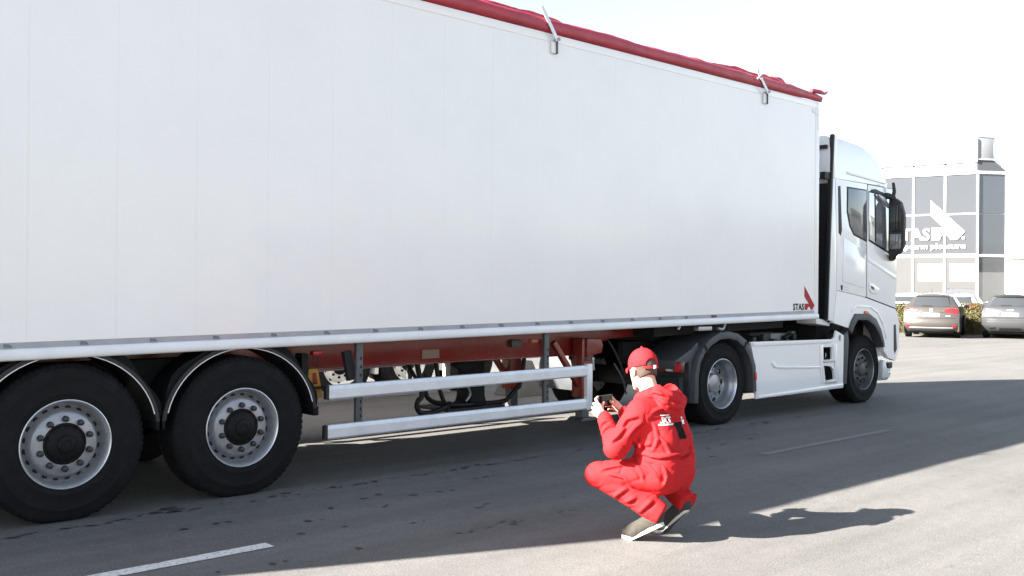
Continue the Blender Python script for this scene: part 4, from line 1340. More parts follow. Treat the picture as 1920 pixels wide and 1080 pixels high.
for ln in ([(-.10, .17, .90), (-.16, .12, .86), (-.19, .03, .82)], [(-.06, .16, .94), (-.13, .13, .92), (-.18, .08, .89)], [(-.17, -.03, .86), (-.19, .04, .88), (-.17, .1, .9)]):
    f.crease(ln, w=.011, depth=.008, lip=.012)
V, Q = f.nets()
field_obj('hood', [(relax(V, Q, 1), Q)], 'coverall', MAN)

# prints on the back, draped over the cloth
def drape(me_or_mb, a0, b0, name, m, off=.004):
    out = []
    for a, b_ in me_or_mb:
        y, z = a0 - a, b0 + b_
        x = -.40
        while JF.at((x, y, z)) > 0 and x < .1:
            x += .003
        out.append((x - off, y, z))
    return out
def drape_rect(y0, y1, z0, z1, name, m, n=8, off=.004):
    P = []
    for i in range(n + 1):
        pts = drape([(y0 - (y0 + (y1 - y0) * i / n), z0 + (z1 - z0) * j / n) for j in range(n + 1)], y0, 0, name, m, off)
        P.append(pts)
    P = np.array(P)
    b = MB().grid(P)
    q = P.copy(); q[:, :, 0] += .006
    b.grid(q)
    return b.build(name, m, JK, smooth=60)
drape_rect(.055, -.025, .655, .755, 'back_patch', 'patch')
me, w_, h_ = text_mesh('.RT', .08, 0, .0035, .9)
vv = np.array([v.co[:2] for v in me.vertices])
pts = drape([(x * .085 / w_, y * .036 / h_) for x, y in vv], .16, .760, 'lettering', 'print', .005)
for v, p_ in zip(me.vertices, pts): v.co = p_
me.materials.append(M['print'])
link('back_lettering', me, JK)
drape_rect(.17, .06, .745, .754, 'lettering_underline', 'print', 8, .005)
drape_rect(.15, .08, .803, .809, 'lettering_overline', 'print', 8, .005)
drape_rect(-.02, -.05, .79, .82, 'print_mark', 'print', 4, .005)
drape_rect(-.035, -.065, .738, .765, 'print_mark', 'print', 4, .005)
drape_rect(-.04, -.055, .77, .785, 'print_mark', 'print', 4, .005)

# head (own frame, then nodded forward) + neck + hands = one skin mesh
HC = np.array((.098, 0, 1.068))
NOD, YAW = R(9), R(-24)
def to_man(V):
    c, s_ = math.cos(NOD), math.sin(NOD)
    X_, Y_, Z_ = V[:, 0] * c + V[:, 2] * s_, V[:, 1], -V[:, 0] * s_ + V[:, 2] * c
    cy, sy = math.cos(YAW), math.sin(YAW)
    return np.stack([X_ * cy - Y_ * sy, X_ * sy + Y_ * cy, Z_], 1) + HC
f = Field((-.22, -.13, -.26), (.16, .13, .16), .0045)
f.ell((-.015, 0, .035), (.098, .077, .09), k=.0)
f.ell((.028, 0, -.028), (.066, .061, .088), k=.03)
for s_ in (1, -1):
    f.cap((-.005, s_ * .052, -.062), (.062, s_ * .016, -.108), .022, .02, k=.025)
    f.ell((-.012, s_ * .079, -.012), (.023, .011, .034), k=.006, tilt=-.25)
    f.ell((-.004, s_ * .09, -.010), (.010, .008, .018), op='cut')
    f.ell((.094, s_ * .031, .0), (.014, .017, .011), op='cut')
    f.ell((.078, s_ * .031, .0), (.013, .013, .012), k=.002)
    f.cap((.082, s_ * .012, .016), (.074, s_ * .05, .014), .012, .01, k=.012)
f.cap((.088, 0, -.002), (.108, 0, -.04), .009, .014, k=.014)
f.cap((.083, .018, -.072), (.083, -.018, -.072), .009, k=.008)
f.cap((-.032, 0, -.06), (-.085, 0, -.22), .057, .064, k=.03)
V, Q = f.nets()
skin = [(to_man(V), Q)]
def hand(s_):
    W_ = np.array(WRI[s_])
    lo = np.array((.25, -.02, .69)); hi = np.array((.44, .20, .91))
    if s_ < 0:
        lo[1], hi[1] = -.20, .02
    f = Field(lo, hi, .0032)
    P = lambda x, y, z: (x, s_ * y, z)
    f.cap(W_ - np.array((.03, -s_ * .02, .02)), P(.315, .128, .766), .027, .027, k=.012)
    f.cap(P(.318, .124, .765), P(.366, .104, .822), .022, .018, k=.014)
    f.cap(P(.318, .13, .762), P(.376, .120, .795), .022, .018, k=.014)
    f.cap(P(.322, .134, .757), P(.375, .130, .772), .021, .016, k=.014)
    fing = [[(.368, .105, .828), (.398, .092, .862), (.405, .058, .872), (.403, .034, .870)],
            [(.376, .114, .808), (.408, .098, .832), (.413, .060, .836), (.408, .030, .834)],
            [(.378, .122, .790), (.412, .106, .806), (.415, .070, .806), (.408, .042, .804)],
            [(.376, .129, .772), (.406, .116, .780), (.410, .086, .780), (.405, .064, .780)]]
    for k_, ch in enumerate(fing):
        r_ = (.0098, .010, .0095, .0082)[k_]
        for i in range(3):
            f.cap(P(*ch[i]), P(*ch[i + 1]), r_ * (1 - .08 * i), r_ * (.95 - .1 * i), k=.004)
    th = [(.328, .116, .775), (.352, .088, .800), (.367, .064, .822), (.371, .040, .838)]
    for i in range(3):
        f.cap(P(*th[i]), P(*th[i + 1]), (.0165, .0125, .0105)[i], (.0125, .0105, .009)[i], k=.006)
    V, Q = f.nets()
    return V, Q
skin += [hand(1), hand(-1)]
# arms and trunk inside the clothes
f = Field((-.28, -.4, .3), (.34, .4, .98), .02)
f.cap((-.06, 0, .46), (0, 0, .78), .09, .09, k=.03).cap((0, 0, .8), (.03, 0, .93), .055, k=.03)
for s_ in (1, -1):
    f.cap((0, s_ * .05, .79), SHO[s_], .055, k=.03).cap(SHO[s_], ELB[s_], .045, .04, k=.02).cap(ELB[s_], WRI[s_], .04, .027, k=.02)
skin.append(f.nets())
BODY = field_obj('body', skin, 'skin', MAN)
# hair, cap
f = Field((-.14, -.1, -.10), (.10, .1, .14), .004)
f.ell((-.016, 0, .033), (.1005, .0795, .0925), k=0)
f.ell((-.045, 0, -.03), (.062, .066, .055), k=.02)
f.keep((1, 0, .35), -.03).keep((-.5, 0, -1), .085)
f.ell((-.012, .085, -.012), (.03, .03, .045), op='cut').ell((-.012, -.085, -.012), (.03, .03, .045), op='cut')
V, Q = f.nets()
field_obj('hair', [(to_man(V), Q)], 'hair', MAN)
f = Field((-.16, -.12, -.06), (.13, .12, .16), .0042)
f.ell((-.012, 0, .04), (.112, .088, .101), k=0)
f.keep((-.10, 0, -1), -.012)
f.ell((-.128, 0, .028), (.05, .044, .036), op='cut')
f.cap((-.012, .0, .14), (-.012, 0, .146), .009, .007, k=.004)
V, Q = f.nets()
CAP = field_obj('cap', [(to_man(V), Q)], 'cap', MAN)
P = []
for i in range(9):
    t = i / 8
    row = []
    for j in range(13):
        a = (j / 12 - .5) * 2
        x = .082 * math.sqrt(max(0, 1 - (a * .80) ** 2)) + .004 + t * .074 * math.sqrt(max(0, 1 - (a * .93) ** 2))
        row.append((x, a * (.070 - .004 * t), .036 - .016 * a * a - .20 * t * .074 - .022 * a * a * t))
    P.append(row)
P = np.array(P)
b = MB()
for dz in (0, .005):
    q = to_man(P.reshape(-1, 3) + (0, 0, dz)).reshape(P.shape)
    b.grid(q)
b.grid(np.stack([to_man(P[-1]), to_man(P[-1] + (0, 0, .005))]))
b.build('brim', 'cap', CAP, smooth=60)
st = [(-.012 - .113 * math.cos(a), .088 * math.sin(a), .008) for a in np.linspace(-.75, .75, 13)]
b = MB()
b.grid(np.array([[to_man(np.array([(x - .002, y, z - .007)]))[0] for x, y, z in st], [to_man(np.array([(x - .002, y, z + .007)]))[0] for x, y, z in st]]))
b.build('strap', 'cap', CAP, smooth=60)
b = MB()
p_ = to_man(np.array([(-.128, -.012, .008)]))[0]
b.box(p_[0] - .006, p_[0] + .004, p_[1] - .01, p_[1] + .01, p_[2] - .01, p_[2] + .01)
b.build('buckle', 'print', CAP, bevel=.002)

# shoes
def shoe(s_, toe, ball, heel, ank, m):
    toe, ball, heel, ank = map(np.array, (toe, ball, heel, ank))
    f = Field(np.minimum(np.minimum(toe, heel), ank) - .11, np.maximum(np.maximum(toe, ball), ank) + .11, .005)
    up = np.array((0, 0, 1.0))
    d = (ball - heel) / np.linalg.norm(ball - heel)
    nrm = np.cross(d, (0, 1, 0)); nrm = nrm / np.linalg.norm(nrm)
    if nrm[2] < 0: nrm = -nrm
    f.cap(toe + up * .012, ball + up * .016, .036, .044, k=.03)
    f.cap(ball + up * .016, heel + nrm * .03 + d * .03, .044, .036, k=.03)
    f.cap(ball + up * .03, ank - nrm * .01, .036, .042, k=.04)
    f.cap(heel + nrm * .035 + d * .025, ank, .034, .042, k=.03)
    f.keep((0, 0, -1), -.012)
    V, Q = f.nets()
    sh = field_obj('shoe', [(relax(V, Q, 1), Q)], m, MAN)
    # sole
    st = [(toe + np.array((.03, 0, -toe[2] + .0)), .016, up), (toe + np.array((.018, 0, -toe[2])), .032, up), (toe * (1, 1, 0) + (-.01, 0, 0), .043, up), (ball * (1, 1, 0), .046, up * .8 + nrm * .2)]
    hb = heel.copy()
    base = ball * (1, 1, 0)
    for t in (.2, .4, .6, .8, .93, 1.04, 1.09):
        c = base + (hb - nrm * .012 - base) * t
        c[2] = max(c[2], .001)
        w = np.interp(t, [0, .4, .8, .93, 1.04, 1.09], [.046, .038, .037, .037, .028, .012])
        st.append((c, w, nrm))
    rows = []
    for c, w, n_ in st:
        n_ = n_ / np.linalg.norm(n_)
        th = .022
        c = c + n_ * .002
        rows.append([c + np.array((0, w * .94, 0)), c + np.array((0, w, 0)) + n_ * th * .4, c + np.array((0, w, 0)) + n_ * th, c + np.array((0, -w, 0)) + n_ * th, c + np.array((0, -w, 0)) + n_ * th * .4, c + np.array((0, -w * .94, 0)), c + np.array((0, w * .94, 0))])
    b = MB().grid(np.array(rows))
    b.add(rows[0][:-1], [tuple(range(6))]); b.add(rows[-1][:-1], [tuple(range(6))])
    b.build('sole', 'sole', sh, smooth=40)
    lc = MB()
    for k_ in range(3):
        c = ball + (ank - ball) * (.25 + .2 * k_) + nrm * 0
        lc.tube([c + np.array((0, .03, .034)), c + np.array((.01, 0, .047)), c + np.array((0, -.03, .034))], .0035, 6)
    lc.build('laces', 'sole', sh)
shoe(1, (.12, .132, .035), (.06, .132, .035), (-.125, .126, .12), (-.094, .13, .19), 'shoe')
shoe(-1, (.075, -.15, .035), (.02, -.15, .035), (-.145, -.146, .165), (-.127, -.15, .22), 'shoe_shaded')

# phone
PH = empty('smartphone', (0, 0, 0))
PH.location = MAN.matrix_basis @ Vector((.388, 0, .845))
PH.rotation_euler = (0, 0, R(96.8))
tag(PH, 'black smartphone held sideways in the hands of the person in red', 'phone')
MB().box(-.0045, .0045, -.079, .079, -.0385, .0385).build('case', 'phone', PH, bevel=.003)
MB().box(-.0056, -.0047, -.074, .074, -.035, .035).build('screen', 'screen', PH)
MB().box(-.0066, -.0058, .045, .0725, -.0335, .0335).build('screen_controls', 'patch', PH)
MB().box(.0047, .0062, .045, .07, .005, .03).build('camera_module', 'black', PH, bevel=.002)
# ------------------------------------------------------------------ parked cars
def interp(p, z):
    return float(np.interp(z, [q[0] for q in p], [q[1] for q in p]))

def make_car(paint, style):
    """heading +x, rear bumper at x=0, wheels on z=0"""
    root = empty('parked_car')
    Lc, Wd = (4.55, .90) if style == 'wagon' else (4.2, .90)
    H = 1.50
    if style == 'wagon':
        rearp = [(.22, .16), (.30, .06), (.42, .0), (.60, .0), (.66, .06), (.80, .10), (.98, .15), (1.02, .2), (1.38, .52), (1.44, .62), (1.48, .9)]
    else:
        rearp = [(.24, .18), (.34, .06), (.48, .0), (.66, .01), (.70, .07), (.86, .10), (1.0, .13), (1.04, .19), (1.36, .46), (1.45, .40), (1.48, .8)]
    side = [(.22, .80), (.34, .87), (.55, .90), (.8, .905), (.98, .88), (1.04, .84), (1.38, .64), (1.44, .58), (1.48, .42)]
    chain = [(x, z) for z, x in rearp] + [(1.7, H), (2.4, 1.47), (2.75, 1.38), (3.25, 1.05), (3.45, .98), (4.1, .86), (Lc - .12, .72), (Lc, .55), (Lc - .03, .35), (Lc - .15, .22)]
    ts = [0, .25, .5, .72, .86, .95, 1.0]
    def sx(x, z, t):
        cu = .16 * t ** 3.2
        if x < 1.2: return x + cu * (1 if x < .9 else (1.2 - x) / .3)
        if x > Lc - .8: return x - 2.2 * cu
        return x
    P = []
    for x, z in chain:
        w = interp(side, z)
        row = []
        for t in ts:
            row.append((sx(x, z, t), -w * t, z - (.05 * t ** 4 if z > 1.3 else 0)))
        full = [(p[0], -p[1], p[2]) for p in reversed(row[1:])] + row
        P.append(full)
    P = np.array(P)
    b = MB().grid(P)
    n = len(chain)
    for j, sg in ((0, 1), (-1, -1)):
        vs = [tuple(P[i][j]) for i in range(n)]
        # fill the side as quads towards the sill
        sill = [(v[0], v[1], .22) for v in vs]
        b.add(vs + sill, [(i, i + 1, n + i + 1, n + i) for i in range(n - 1) if vs[i][2] > .23 or vs[i + 1][2] > .23])
    b.add([(.16, .78, .22), (Lc - .15, .78, .22), (Lc - .15, -.78, .22), (.16, -.78, .22)], [(0, 1, 2, 3)])
    b.build('body', paint, root, smooth=50)
    def rs(y, z, off=0.0):
        t = min(1, abs(y) / interp(side, z))
        return sx(interp(rearp, z), z, t) - off
    def patch(name, poly, off, m, parent=root, sub=6, th=.02):
        # polygon in (y,z) draped on the rear: triangulated fan through subdivided rows
        zs = [p[1] for p in poly]
        b = MB()
        rows = []
        for z in np.linspace(min(zs), max(zs), sub + 1):
            ys = []
            m_ = len(poly)
            for i in range(m_):
                (y0, z0), (y1, z1) = poly[i], poly[(i + 1) % m_]
                if (z0 - z) * (z1 - z) <= 0 and abs(z1 - z0) > 1e-6:
                    ys.append(y0 + (y1 - y0) * (z - z0) / (z1 - z0))
            if len(ys) < 2: continue
            a, c = min(ys), max(ys)
            rows.append([(rs(y, z, off), y, z) for y in np.linspace(a, c, 9)])
        q = np.array(rows)
        b.grid(q)
        q2 = q.copy(); q2[:, :, 0] += th
        for e in (np.stack([q[0], q2[0]]), np.stack([q[-1], q2[-1]]), np.stack([q[:, 0], q2[:, 0]]), np.stack([q[:, -1], q2[:, -1]])):
            b.grid(e)
        return b.build(name, m, parent, smooth=50)
    if style == 'wagon':
        patch('rear_window', [(-.60, 1.05), (.60, 1.05), (.52, 1.36), (-.52, 1.36)], .012, 'car_glass')
        patch('roof_spoiler', [(-.52, 1.385), (.52, 1.385), (.48, 1.43), (-.48, 1.43)], .05, paint, th=.08)
        for s in (1, -1):
            patch('tail_lamp', [(s * .84, .80), (s * .86, .98), (s * .66, 1.0), (s * .40, .95), (s * .42, .88), (s * .62, .84)], .014, 'redlens')
            patch('bumper_reflector', [(s * .70, .34), (s * .80, .36), (s * .79, .45), (s * .68, .43)], .008, 'redlens')
        patch('plate_panel', [(-.45, .72), (.45, .72), (.47, .80), (-.47, .80)], .004, paint)
        patch('number_plate', [(-.27, .715), (.27, .715), (.27, .825), (-.27, .825)], .02, 'plate', sub=2)
        patch('hatch_seam', [(-.62, .845), (.62, .845), (.62, .865), (-.62, .865)], .006, 'black', sub=2)
        patch('badge', [(-.045, .89), (.045, .89), (.045, .97), (-.045, .97)], .012, 'rim_lip', sub=3)
        patch('model_lettering', [(-.62, .73), (-.47, .73), (-.47, .755), (-.62, .755)], .008, 'rim_lip', sub=2)
        patch('bumper_seam', [(-.78, .655), (.78, .655), (.78, .67), (-.78, .67)], .006, 'black', sub=2)
        patch('bumper_lower', [(-.70, .25), (.70, .25), (.76, .33), (-.76, .33)], .012, 'plastic')
        patch('bumper_strip', [(-.70, .335), (.70, .335), (.70, .36), (-.70, .36)], .012, 'rim_lip', sub=2)
        MB().tube([(.45, .0, 1.47), (.40, 0, 1.62)], .006, 6).build('aerial', 'black', root)
        patch('wiper', [(-.02, 1.06), (.30, 1.06), (.28, 1.085), (-.02, 1.085)], .03, 'black', sub=2)
    else:
        patch('rear_window', [(-.62, 1.08), (.62, 1.08), (.54, 1.34), (-.54, 1.34)], .012, 'car_glass')
        patch('roof_spoiler', [(-.56, 1.385), (.56, 1.385), (.50, 1.44), (-.50, 1.44)], .04, paint, th=.10)
        for s in (1, -1):
            patch('tail_lamp', [(s * .82, .83), (s * .84, .96), (s * .78, 1.0), (s * .56, .985), (s * .54, .87), (s * .62, .83)], .014, 'redlens')
            patch('exhaust_trim', [(s * .46, .31), (s * .64, .31), (s * .64, .39), (s * .46, .40)], .014, 'black')
        patch('number_plate', [(-.26, .74), (.26, .74), (.26, .85), (-.26, .85)], .02, 'plate', sub=2)
        patch('plate_recess', [(-.42, .70), (.42, .70), (.52, .88), (-.52, .88)], .004, paint)
        patch('badge', [(-.10, .93), (.10, .93), (.10, .965), (-.10, .965)], .012, 'rim_lip', sub=2)
        patch('bumper_seam', [(-.80, .69), (.80, .69), (.80, .705), (-.80, .705)], .006, 'black', sub=2)
        patch('bumper_crease', [(-.74, .55), (.74, .55), (.74, .565), (-.74, .565)], .006, 'plastic', sub=2)
        patch('diffuser', [(-.34, .27), (.34, .27), (.34, .36), (-.34, .36)], .014, 'black')
        patch('bumper_lower', [(-.66, .26), (.66, .26), (.74, .31), (-.74, .31)], .012, 'plastic')
        MB().tube([(.5, .0, 1.47), (.42, 0, 1.56)], .008, 6).build('aerial', 'black', root)
        patch('wiper', [(-.02, 1.09), (.30, 1.09), (.28, 1.115), (-.02, 1.115)], .03, 'black', sub=2)
    # side glass, mirrors, wheels
    for s in (1, -1):
        for x0, x1, u0, u1 in ((1.05, 1.75, 1.15, 1.72), (1.80, 2.55, 1.77, 2.35), (.72, .98, .92, 1.08)):
            q = []
            for x, z in ((x0, 1.05), (x1, 1.05), (u1, 1.37), (u0, 1.37)):
                q.append((x, s * (interp(side, z) + .006), z))
            b = MB().add(q + [(p[0], p[1] - s * .02, p[2]) for p in q], [(0, 1, 2, 3), (7, 6, 5, 4), (0, 4, 5, 1), (1, 5, 6, 2), (2, 6, 7, 3), (3, 7, 4, 0)])
            b.build('side_window', 'car_glass', root)
        mm = MB().hexa([(2.72, s * .90, .99), (2.84, s * .90, .99), (2.84, s * 1.08, 1.0), (2.74, s * 1.08, 1.0), (2.72, s * .90, 1.10), (2.86, s * .90, 1.12), (2.86, s * 1.07, 1.14), (2.72, s * 1.08, 1.14)])
        mo = mm.build('door_mirror', paint, root, bevel=.025)
        MB().add([(2.714, s * .93, 1.01), (2.72, s * 1.06, 1.02), (2.712, s * 1.06, 1.12), (2.712, s * .93, 1.09)], [(0, 1, 2, 3)]).build('mirror_glass', 'car_glass', mo)
        for xw in (.85, 3.5):
            w = MB()
            y0, y1 = (s * .885, s * .67)
            prof = [(.18, .0), (.20, -.004 * s), (.30, -.004 * s), (.325, .015 * -s), (.33, .05 * -s), (.33, .18 * -s), (.31, .21 * -s), (.2, .215 * -s)]
            prof = [(r, abs(d)) for r, d in prof]
            wb = MB().lathe(prof, (xw, 0, .33), seg=28, zmin=.002)
            wb.v = [(x, s * .905 - s * y, z) for x, y, z in wb.v]
            wo = wb.build('wheel', 'tyre', root, smooth=40)
            rb = MB().lathe([(.2, 0), (.19, .02), (.06, .03), (0, .025)], (xw, 0, .33), seg=20)
            rb.v = [(x, s * .903 - s * y, z) for x, y, z in rb.v]
            rb.build('rim', 'steel_rim', wo, smooth=40)
            arch = MB()
            pts = [(xw + .40 * math.cos(a), .33 + .40 * math.sin(a)) for a in np.linspace(0, math.pi, 13)] + [(xw - .40, .2), (xw + .40, .2)]
            arch.prism(pts, s * .895, s * .912)
            arch.build('wheel_arch', 'black', root)
    MB().box(.3, Lc - .3, -.7, .7, .16, .24).build('underbody', 'under', root)
    return root

HD = R(15)
hd = Vector((math.cos(HD), math.sin(HD), 0)); lf = Vector((-hd.y, hd.x, 0))
def place_car(c, x, y, sc, label, rz=HD):
    c.location = (x, y, 0)
    c.rotation_euler = (0, 0, rz)
    c.scale = (sc, sc, sc * 1.05)
    tag(c, label, 'car', 'cars parked by the hedge')
place_car(make_car('car_brown', 'wagon'), 36.05, 9.07, 1.055, 'bronze estate car parked nose to the hedge, seen from behind', R(19))
place_car(make_car('car_silver', 'suv'), 37.9, 6.97, 1.06, 'silver grey compact car with round-edged red tail lamps parked by the hedge', R(17))
place_car(make_car('car_white', 'suv'), 50.4, 16.75, 1.08, 'white car beyond the hedge, left of the bronze estate car', R(15))
place_car(make_car('car_white', 'wagon'), 51.7, 14.55, 1.06, 'white car beyond the hedge, right behind the bronze estate car', R(15))
place_car(make_car('car_dark', 'suv'), 52.6, 12.4, 1.06, 'dark car beyond the hedge in front of the glass office entrance', R(15))

# ------------------------------------------------------------------ hedge
HG = empty('hedge', (0, 0, 0))
tag(HG, 'clipped olive green hedge between the parked cars and the glass building', 'hedge')
base = Vector((41.3, 9.0, 0))
nl = 26000
u = rng.uniform(-4.2, 7.5, nl); d = rng.uniform(-.42, .42, nl); z = rng.uniform(.03, 1.2, nl)
top = rng.random(nl) < .3; front = ~top & (rng.random(nl) < .75)
z = np.where(top, 1.2 + rng.normal(0, .025, nl) + .03 * np.sin(u * 3), z)
d = np.where(front, -.40 + rng.normal(0, .03, nl) + .03 * np.sin(u * 5 + z * 4), d)
keep = rng.random(nl) > .12 * (1 + np.sin(u * 9 + z * 11))
u, d, z = u[keep], d[keep], z[keep]
n = len(u)
c = np.stack([base.x + hd.x * d + lf.x * u, base.y + hd.y * d + lf.y * u, z], 1)
a = rng.normal(size=(n, 3)); a /= np.linalg.norm(a, axis=1)[:, None]
bb = np.cross(a, rng.normal(size=(n, 3))); bb /= np.linalg.norm(bb, axis=1)[:, None]
sz = rng.uniform(.022, .05, n)[:, None]
vs = np.stack([c - a * sz, c + bb * sz * .55, c + a * sz, c - bb * sz * .55], 1).reshape(-1, 3)
fs = np.arange(4 * n).reshape(-1, 4)
me = bpy.data.meshes.new('foliage')
me.from_pydata(vs.tolist(), [], fs.tolist())
me.materials.append(M['hedge'])
link('foliage', me, HG)['kind'] = 'stuff'
core = []
for uu, dd in ((-4.2, -.33), (7.5, -.33), (7.5, .33), (-4.2, .33)):
    p = base + hd * dd + lf * uu
    core.append((p.x, p.y))
MB().prism_z(core, 0, 1.12).build('twigs', 'hedge_core', HG)

# ------------------------------------------------------------------ office building with the sign
CN = Vector((63.75, 18.34, 0))
t_ = Vector((math.cos(R(105)), math.sin(R(105)), 0))      # along the facade, away from the corner
n_ = Vector((-t_.y, t_.x, 0)) * -1                         # inwards
if n_.dot(Vector((1, .3, 0))) < 0: n_ = -n_
OB = empty('office_building', CN)
tag(OB, 'white office building with dark glass facade carrying a large white arrow sign', 'building')
def fp(a, dep, z):
    p = t_ * a + n_ * dep
    return (p.x, p.y, z)
def fbox(a0, a1, d0, d1, z0, z1):
    return MB().hexa([fp(a0, d0, z0), fp(a1, d0, z0), fp(a1, d1, z0), fp(a0, d1, z0), fp(a0, d0, z1), fp(a1, d0, z1), fp(a1, d1, z1), fp(a0, d1, z1)])
Wb = 1.9
NB = 8
fbox(.05, NB * Wb, .12, 14, 0, 9.9).build('wall', 'bwhite', OB)
fbox(.02, NB * Wb, -.06, 14, 9.98, 11.5).build('parapet', 'bwhite', OB, bevel=.03)
fbox(.02, NB * Wb, -.04, .12, 9.25, 9.42).build('window_head', 'frame', OB)
for k in range(NB):
    a0, a1 = k * Wb + .06, (k + 1) * Wb - .06
    fbox(a0, a1, .04, .11, 9.46, 9.93).build('clerestory_pane', 'box_grey', OB)
    fbox(a0, a1, .03, .11, 6.80, 9.24).build('window_pane', 'bglass', OB)
    fbox(a0, a1, .03, .11, 4.22, 6.70).build('window_pane', 'bglass', OB)
    if k % 3 == 0:
        fbox(a0, a1, .03, .11, 2.02, 4.0).build('entrance_pane', 'lglass', OB)
        fbox(a0, a1, .035, .11, .25, 1.98).build('entrance_pane', 'bglass2', OB)
    else:
        fbox(a0, a1, .03, .11, .25, 4.0).build('entrance_pane', 'lglass', OB)
    if k in (0, 1):                                       # furnishings and blinds seen close behind the glass
        fbox(a0 + .1, a1 - .25, .02, .0295, 2.5, 3.6).build('window_blind', 'grey_panel', OB)
for k in range(NB + 1):
    fbox(k * Wb - .055, k * Wb + .055, -.03, .10, .0, 9.245).build('mullion', 'frame', OB, bevel=.01)
fbox(.06, NB * Wb, -.01, .115, 4.01, 4.21).build('transom', 'frame', OB)
fbox(.06, NB * Wb, -.005, .115, 6.71, 6.79).build('transom', 'frame', OB)
# corner bay facing the yard
cdir = Vector((.728 * 1.94 + .685 * .28, -.685 * 1.94 + .728 * .28, 0))
inn = Vector((.685, .728, 0))
def cp(s, d, z):
    p = cdir * s + inn * d
    return (p.x, p.y, z)
def cbox(s0, s1, d0, d1, z0, z1):
    return MB().hexa([cp(s0, d0, z0), cp(s1, d0, z0), cp(s1, d1, z0), cp(s0, d1, z0), cp(s0, d0, z1), cp(s1, d0, z1), cp(s1, d1, z1), cp(s0, d1, z1)])
cbox(.02, 1.0, .12, 9, 0, 9.2).build('corner_wall', 'bwhite', OB)
cbox(.03, .98, .03, .11, 6.76, 9.24).build('corner_pane', 'bglass2', OB)
cbox(.03, .98, .03, .11, 4.20, 6.70).build('corner_pane', 'bglass2', OB)
cbox(.03, .98, .03, .11, .25, 4.02).build('corner_pane', 'lglass', OB)
cbox(-.01, 1.02, -.03, .10, 9.25, 9.42).build('corner_head', 'frame', OB)
cbox(-.01, 1.02, .0, .115, 4.03, 4.19).build('corner_transom', 'frame', OB)
for s in (0, .985):
    cbox(s - .01, s + .025, -.02, .10, 0, 9.245).build('corner_post', 'frame', OB)
MB().hexa([cp(0, 0, 9.43), cp(1.0, 0, 9.43), cp(1.0, 2, 9.43), cp(0, 2, 9.43), cp(.02, .1, 10.12), cp(.56, .1, 10.12), cp(.56, 2, 10.12), cp(.02, 2, 10.12)]).build('sloped_glazing', 'lglass', OB)
cbox(.0, .56, .05, 3.0, 10.2, 11.55).build('roof_box', 'box_grey', OB, bevel=.03)
cbox(-.01, .57, .02, 3.05, 11.56, 11.68).build('roof_box_trim', 'frame', OB)
cbox(-.01, .6, .02, 3.05, 10.125, 10.195).build('roof_box_trim', 'frame', OB)
for s in (0,):
    b = MB(); b.tube([cp(.58, .1, 11.6), cp(.66, .1, 10.1)], .025, 8); b.build('roof_ladder', 'galv', OB)
# sign
def sign_prism(pts):
    n = len(pts)
    vs = [fp(a, -.042, z) for a, z in pts] + [fp(a, -.034, z) for a, z in pts]
    return MB().add(vs, [tuple(range(n)), tuple(range(2 * n - 1, n - 1, -1))] + [(i, (i + 1) % n, n + (i + 1) % n, n + i) for i in range(n)])
sign_prism([(2.75, 7.67), (2.75, 6.71), (2.01, 5.91), (2.68, 5.91), (2.68, 5.12), (2.2, 5.12), (2.14, 5.34), (1.98, 5.44), (1.82, 5.44), (1.66, 5.34), (1.56, 5.12), (1.16, 5.12), (.73, 5.63)]).build('sign_arrow', 'sign', OB)
sign_prism([(.82 + .09 * math.cos(a), 5.22 + .09 * math.sin(a)) for a in np.linspace(0, 2 * math.pi, 12, endpoint=False)]).build('sign_dot', 'sign', OB)
def sign_text(body, a0, a1, z0, h, bold, name):
    me, w_, h_ = text_mesh(body, 1.0, .004, bold)
    hh = text_mesh('S', 1.0, 0, bold)[2] if body.isupper() else text_mesh('l', 1.0, 0, bold)[2]
    sx_, sz_ = (a0 - a1) / w_, h / hh
    for v in me.vertices:
        x, y, z = v.co
        v.co = fp(a0 - x * sx_, -.038 - z, z0 + y * sz_)
    me.materials.append(M['sign'])
    link(name, me, OB)
sign_text('STAS', 4.92, 2.80, 5.13, .76, .016, 'sign_lettering')
sign_text('long-term', 5.05, 2.93, 4.56, .34, .014, 'sign_slogan')
sign_text('pleasure', 2.74, .68, 4.56, .34, .014, 'sign_slogan')

# ------------------------------------------------------------------ farther buildings and street furniture
WH = empty('warehouse', (100, 47.5, 0))
tag(WH, 'pale cream warehouse with a stepped roof behind the lorry cab', 'building')
def rotbox(cx, cy, rz, x0, x1, y0, y1, z0, z1):
    b = MB().box(x0, x1, y0, y1, z0, z1)
    c_, s_ = math.cos(rz), math.sin(rz)
    b.v = [(cx + x * c_ - y * s_, cy + x * s_ + y * c_, z) for x, y, z in b.v]
    return b
rotbox(0, 0, R(-50), -7, 7, 0, 12, 0, 20.2).build('wall', 'cream', WH)
rotbox(0, 0, R(-50), -7, 7, -.1, 12, 20.21, 20.6).build('roof_edge', 'bwhite', WH)
rotbox(0, 0, R(-50), -6, 1, .5, 8, 20.61, 22.4).build('roof_plant', 'cream', WH)

TB = empty('house', (97, 26, 0))
tag(TB, 'tan brick building in the distance beyond the office corner', 'building')
rotbox(0, 0, R(15), 0, 12, -16, 3, 0, 5.0).build('wall', 'tan', TB)
rotbox(0, 0, R(15), -.2, 12.2, -16.2, 3.2, 5.01, 5.35).build('roof', 'bwhite', TB)
for k in range(4):
    rotbox(0, 0, R(15), -.06, -.005, -14 + k * 4, -12 + k * 4, 1.2, 2.8).build('window', 'bglass', TB)

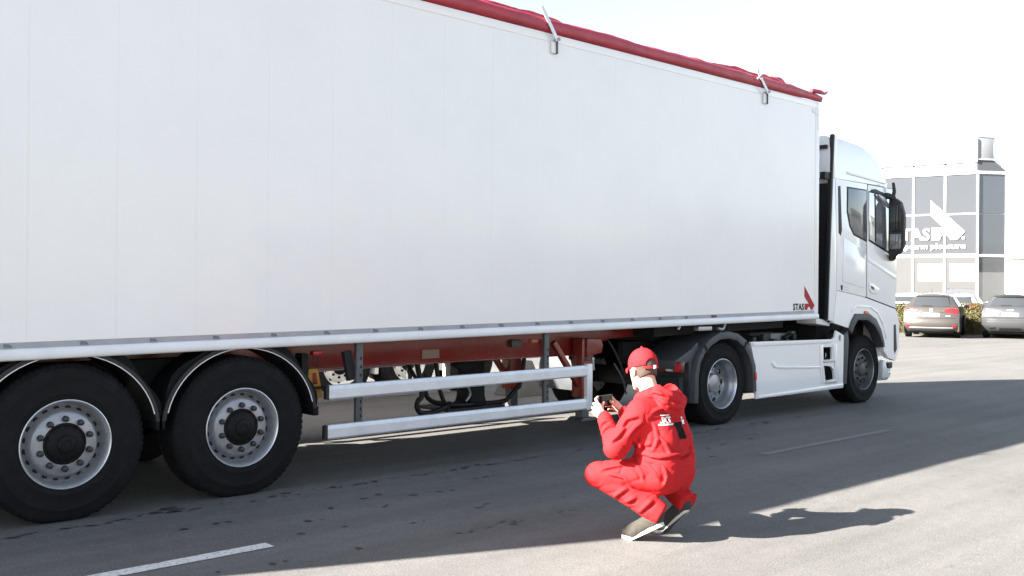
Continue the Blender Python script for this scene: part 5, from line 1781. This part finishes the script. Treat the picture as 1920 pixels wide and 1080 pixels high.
SG = empty('sign_totem', (61.6, 14.75, 0))
tag(SG, 'white sign board with a blue head standing beside the office corner', 'sign')
rotbox(0, 0, R(15), 0, .15, -.9, .25, .1, 3.1).build('board', 'bwhite', SG, bevel=.01)
rotbox(0, 0, R(15), -.01, .16, -.9, .25, 3.11, 3.6).build('header', 'blue', SG, bevel=.01)
for z0 in (1.85, 2.05):
    for k in range(4):
        rotbox(0, 0, R(15), -.012, -.002, -.40 + k * .11, -.33 + k * .11, z0, z0 + .12).build('red_mark', 'redlens', SG)
for y in (-.75, .1):
    rotbox(0, 0, R(15), .04, .11, y - .03, y + .03, 0, .099).build('leg', 'galv', SG)

VN = empty('box_van', (63.6, 15.35, 0), R(15))
tag(VN, 'white box van parked at the corner of the glass office building', 'van')
MB().box(0, 3.6, -.9, .28, .75, 3.1).build('cargo_box', 'bwhite', VN, bevel=.03)
MB().prism([(3.62, .55), (3.62, 2.5), (4.4, 2.45), (5.0, 1.5), (5.6, 1.3), (5.7, .55)], -.85, .23).build('cab', 'bwhite', VN, bevel=.05)
MB().box(-.015, -.002, -.82, .2, .85, 3.0).build('rear_door', 'white', VN, bevel=.004)
MB().box(0, 5.4, -.7, .1, .5, .74).build('chassis', 'under', VN)
for xw in (.9, 4.6):
    for yw in (-.72, .06):
        MB().lathe([(.0, .0), (.2, .0), (.33, .01), (.36, .04), (.36, .18), (.3, .2), (0, .2)], (xw, yw, .36), seg=24, zmin=.002).build('wheel', 'tyre', VN, smooth=40)
for y in (-.84, .18):
    MB().box(-.02, -.003, y - .04, y + .04, .78, .95).build('tail_lamp', 'redlens', VN)

HL = empty('hall', (0, -30, 0))
tag(HL, 'long white hall across the yard, seen as a pale reflection low in the trailer side', 'building')
MB().box(20, 46, -14, 0, 0, 3.9).build('wall', 'hall_wall', HL)
MB().box(46.01, 82, -14, .4, 0, 6.4).build('wall', 'hall_wall', HL)
MB().box(19.8, 46, -14.2, .2, 3.91, 4.15).build('roof_edge', 'hall_wall', HL)
MB().box(46.01, 82.2, -14.2, .6, 6.41, 6.65).build('roof_edge', 'hall_wall', HL)
for k in range(5):
    MB().box(23 + k * 4.6, 25.6 + k * 4.6, .002, .06, 0, 3.0).build('roller_door', 'tan', HL)
for k in range(7):
    MB().box(48 + k * 4.6, 51 + k * 4.6, .402, .45, 3.6, 5.2).build('window', 'bglass', HL)
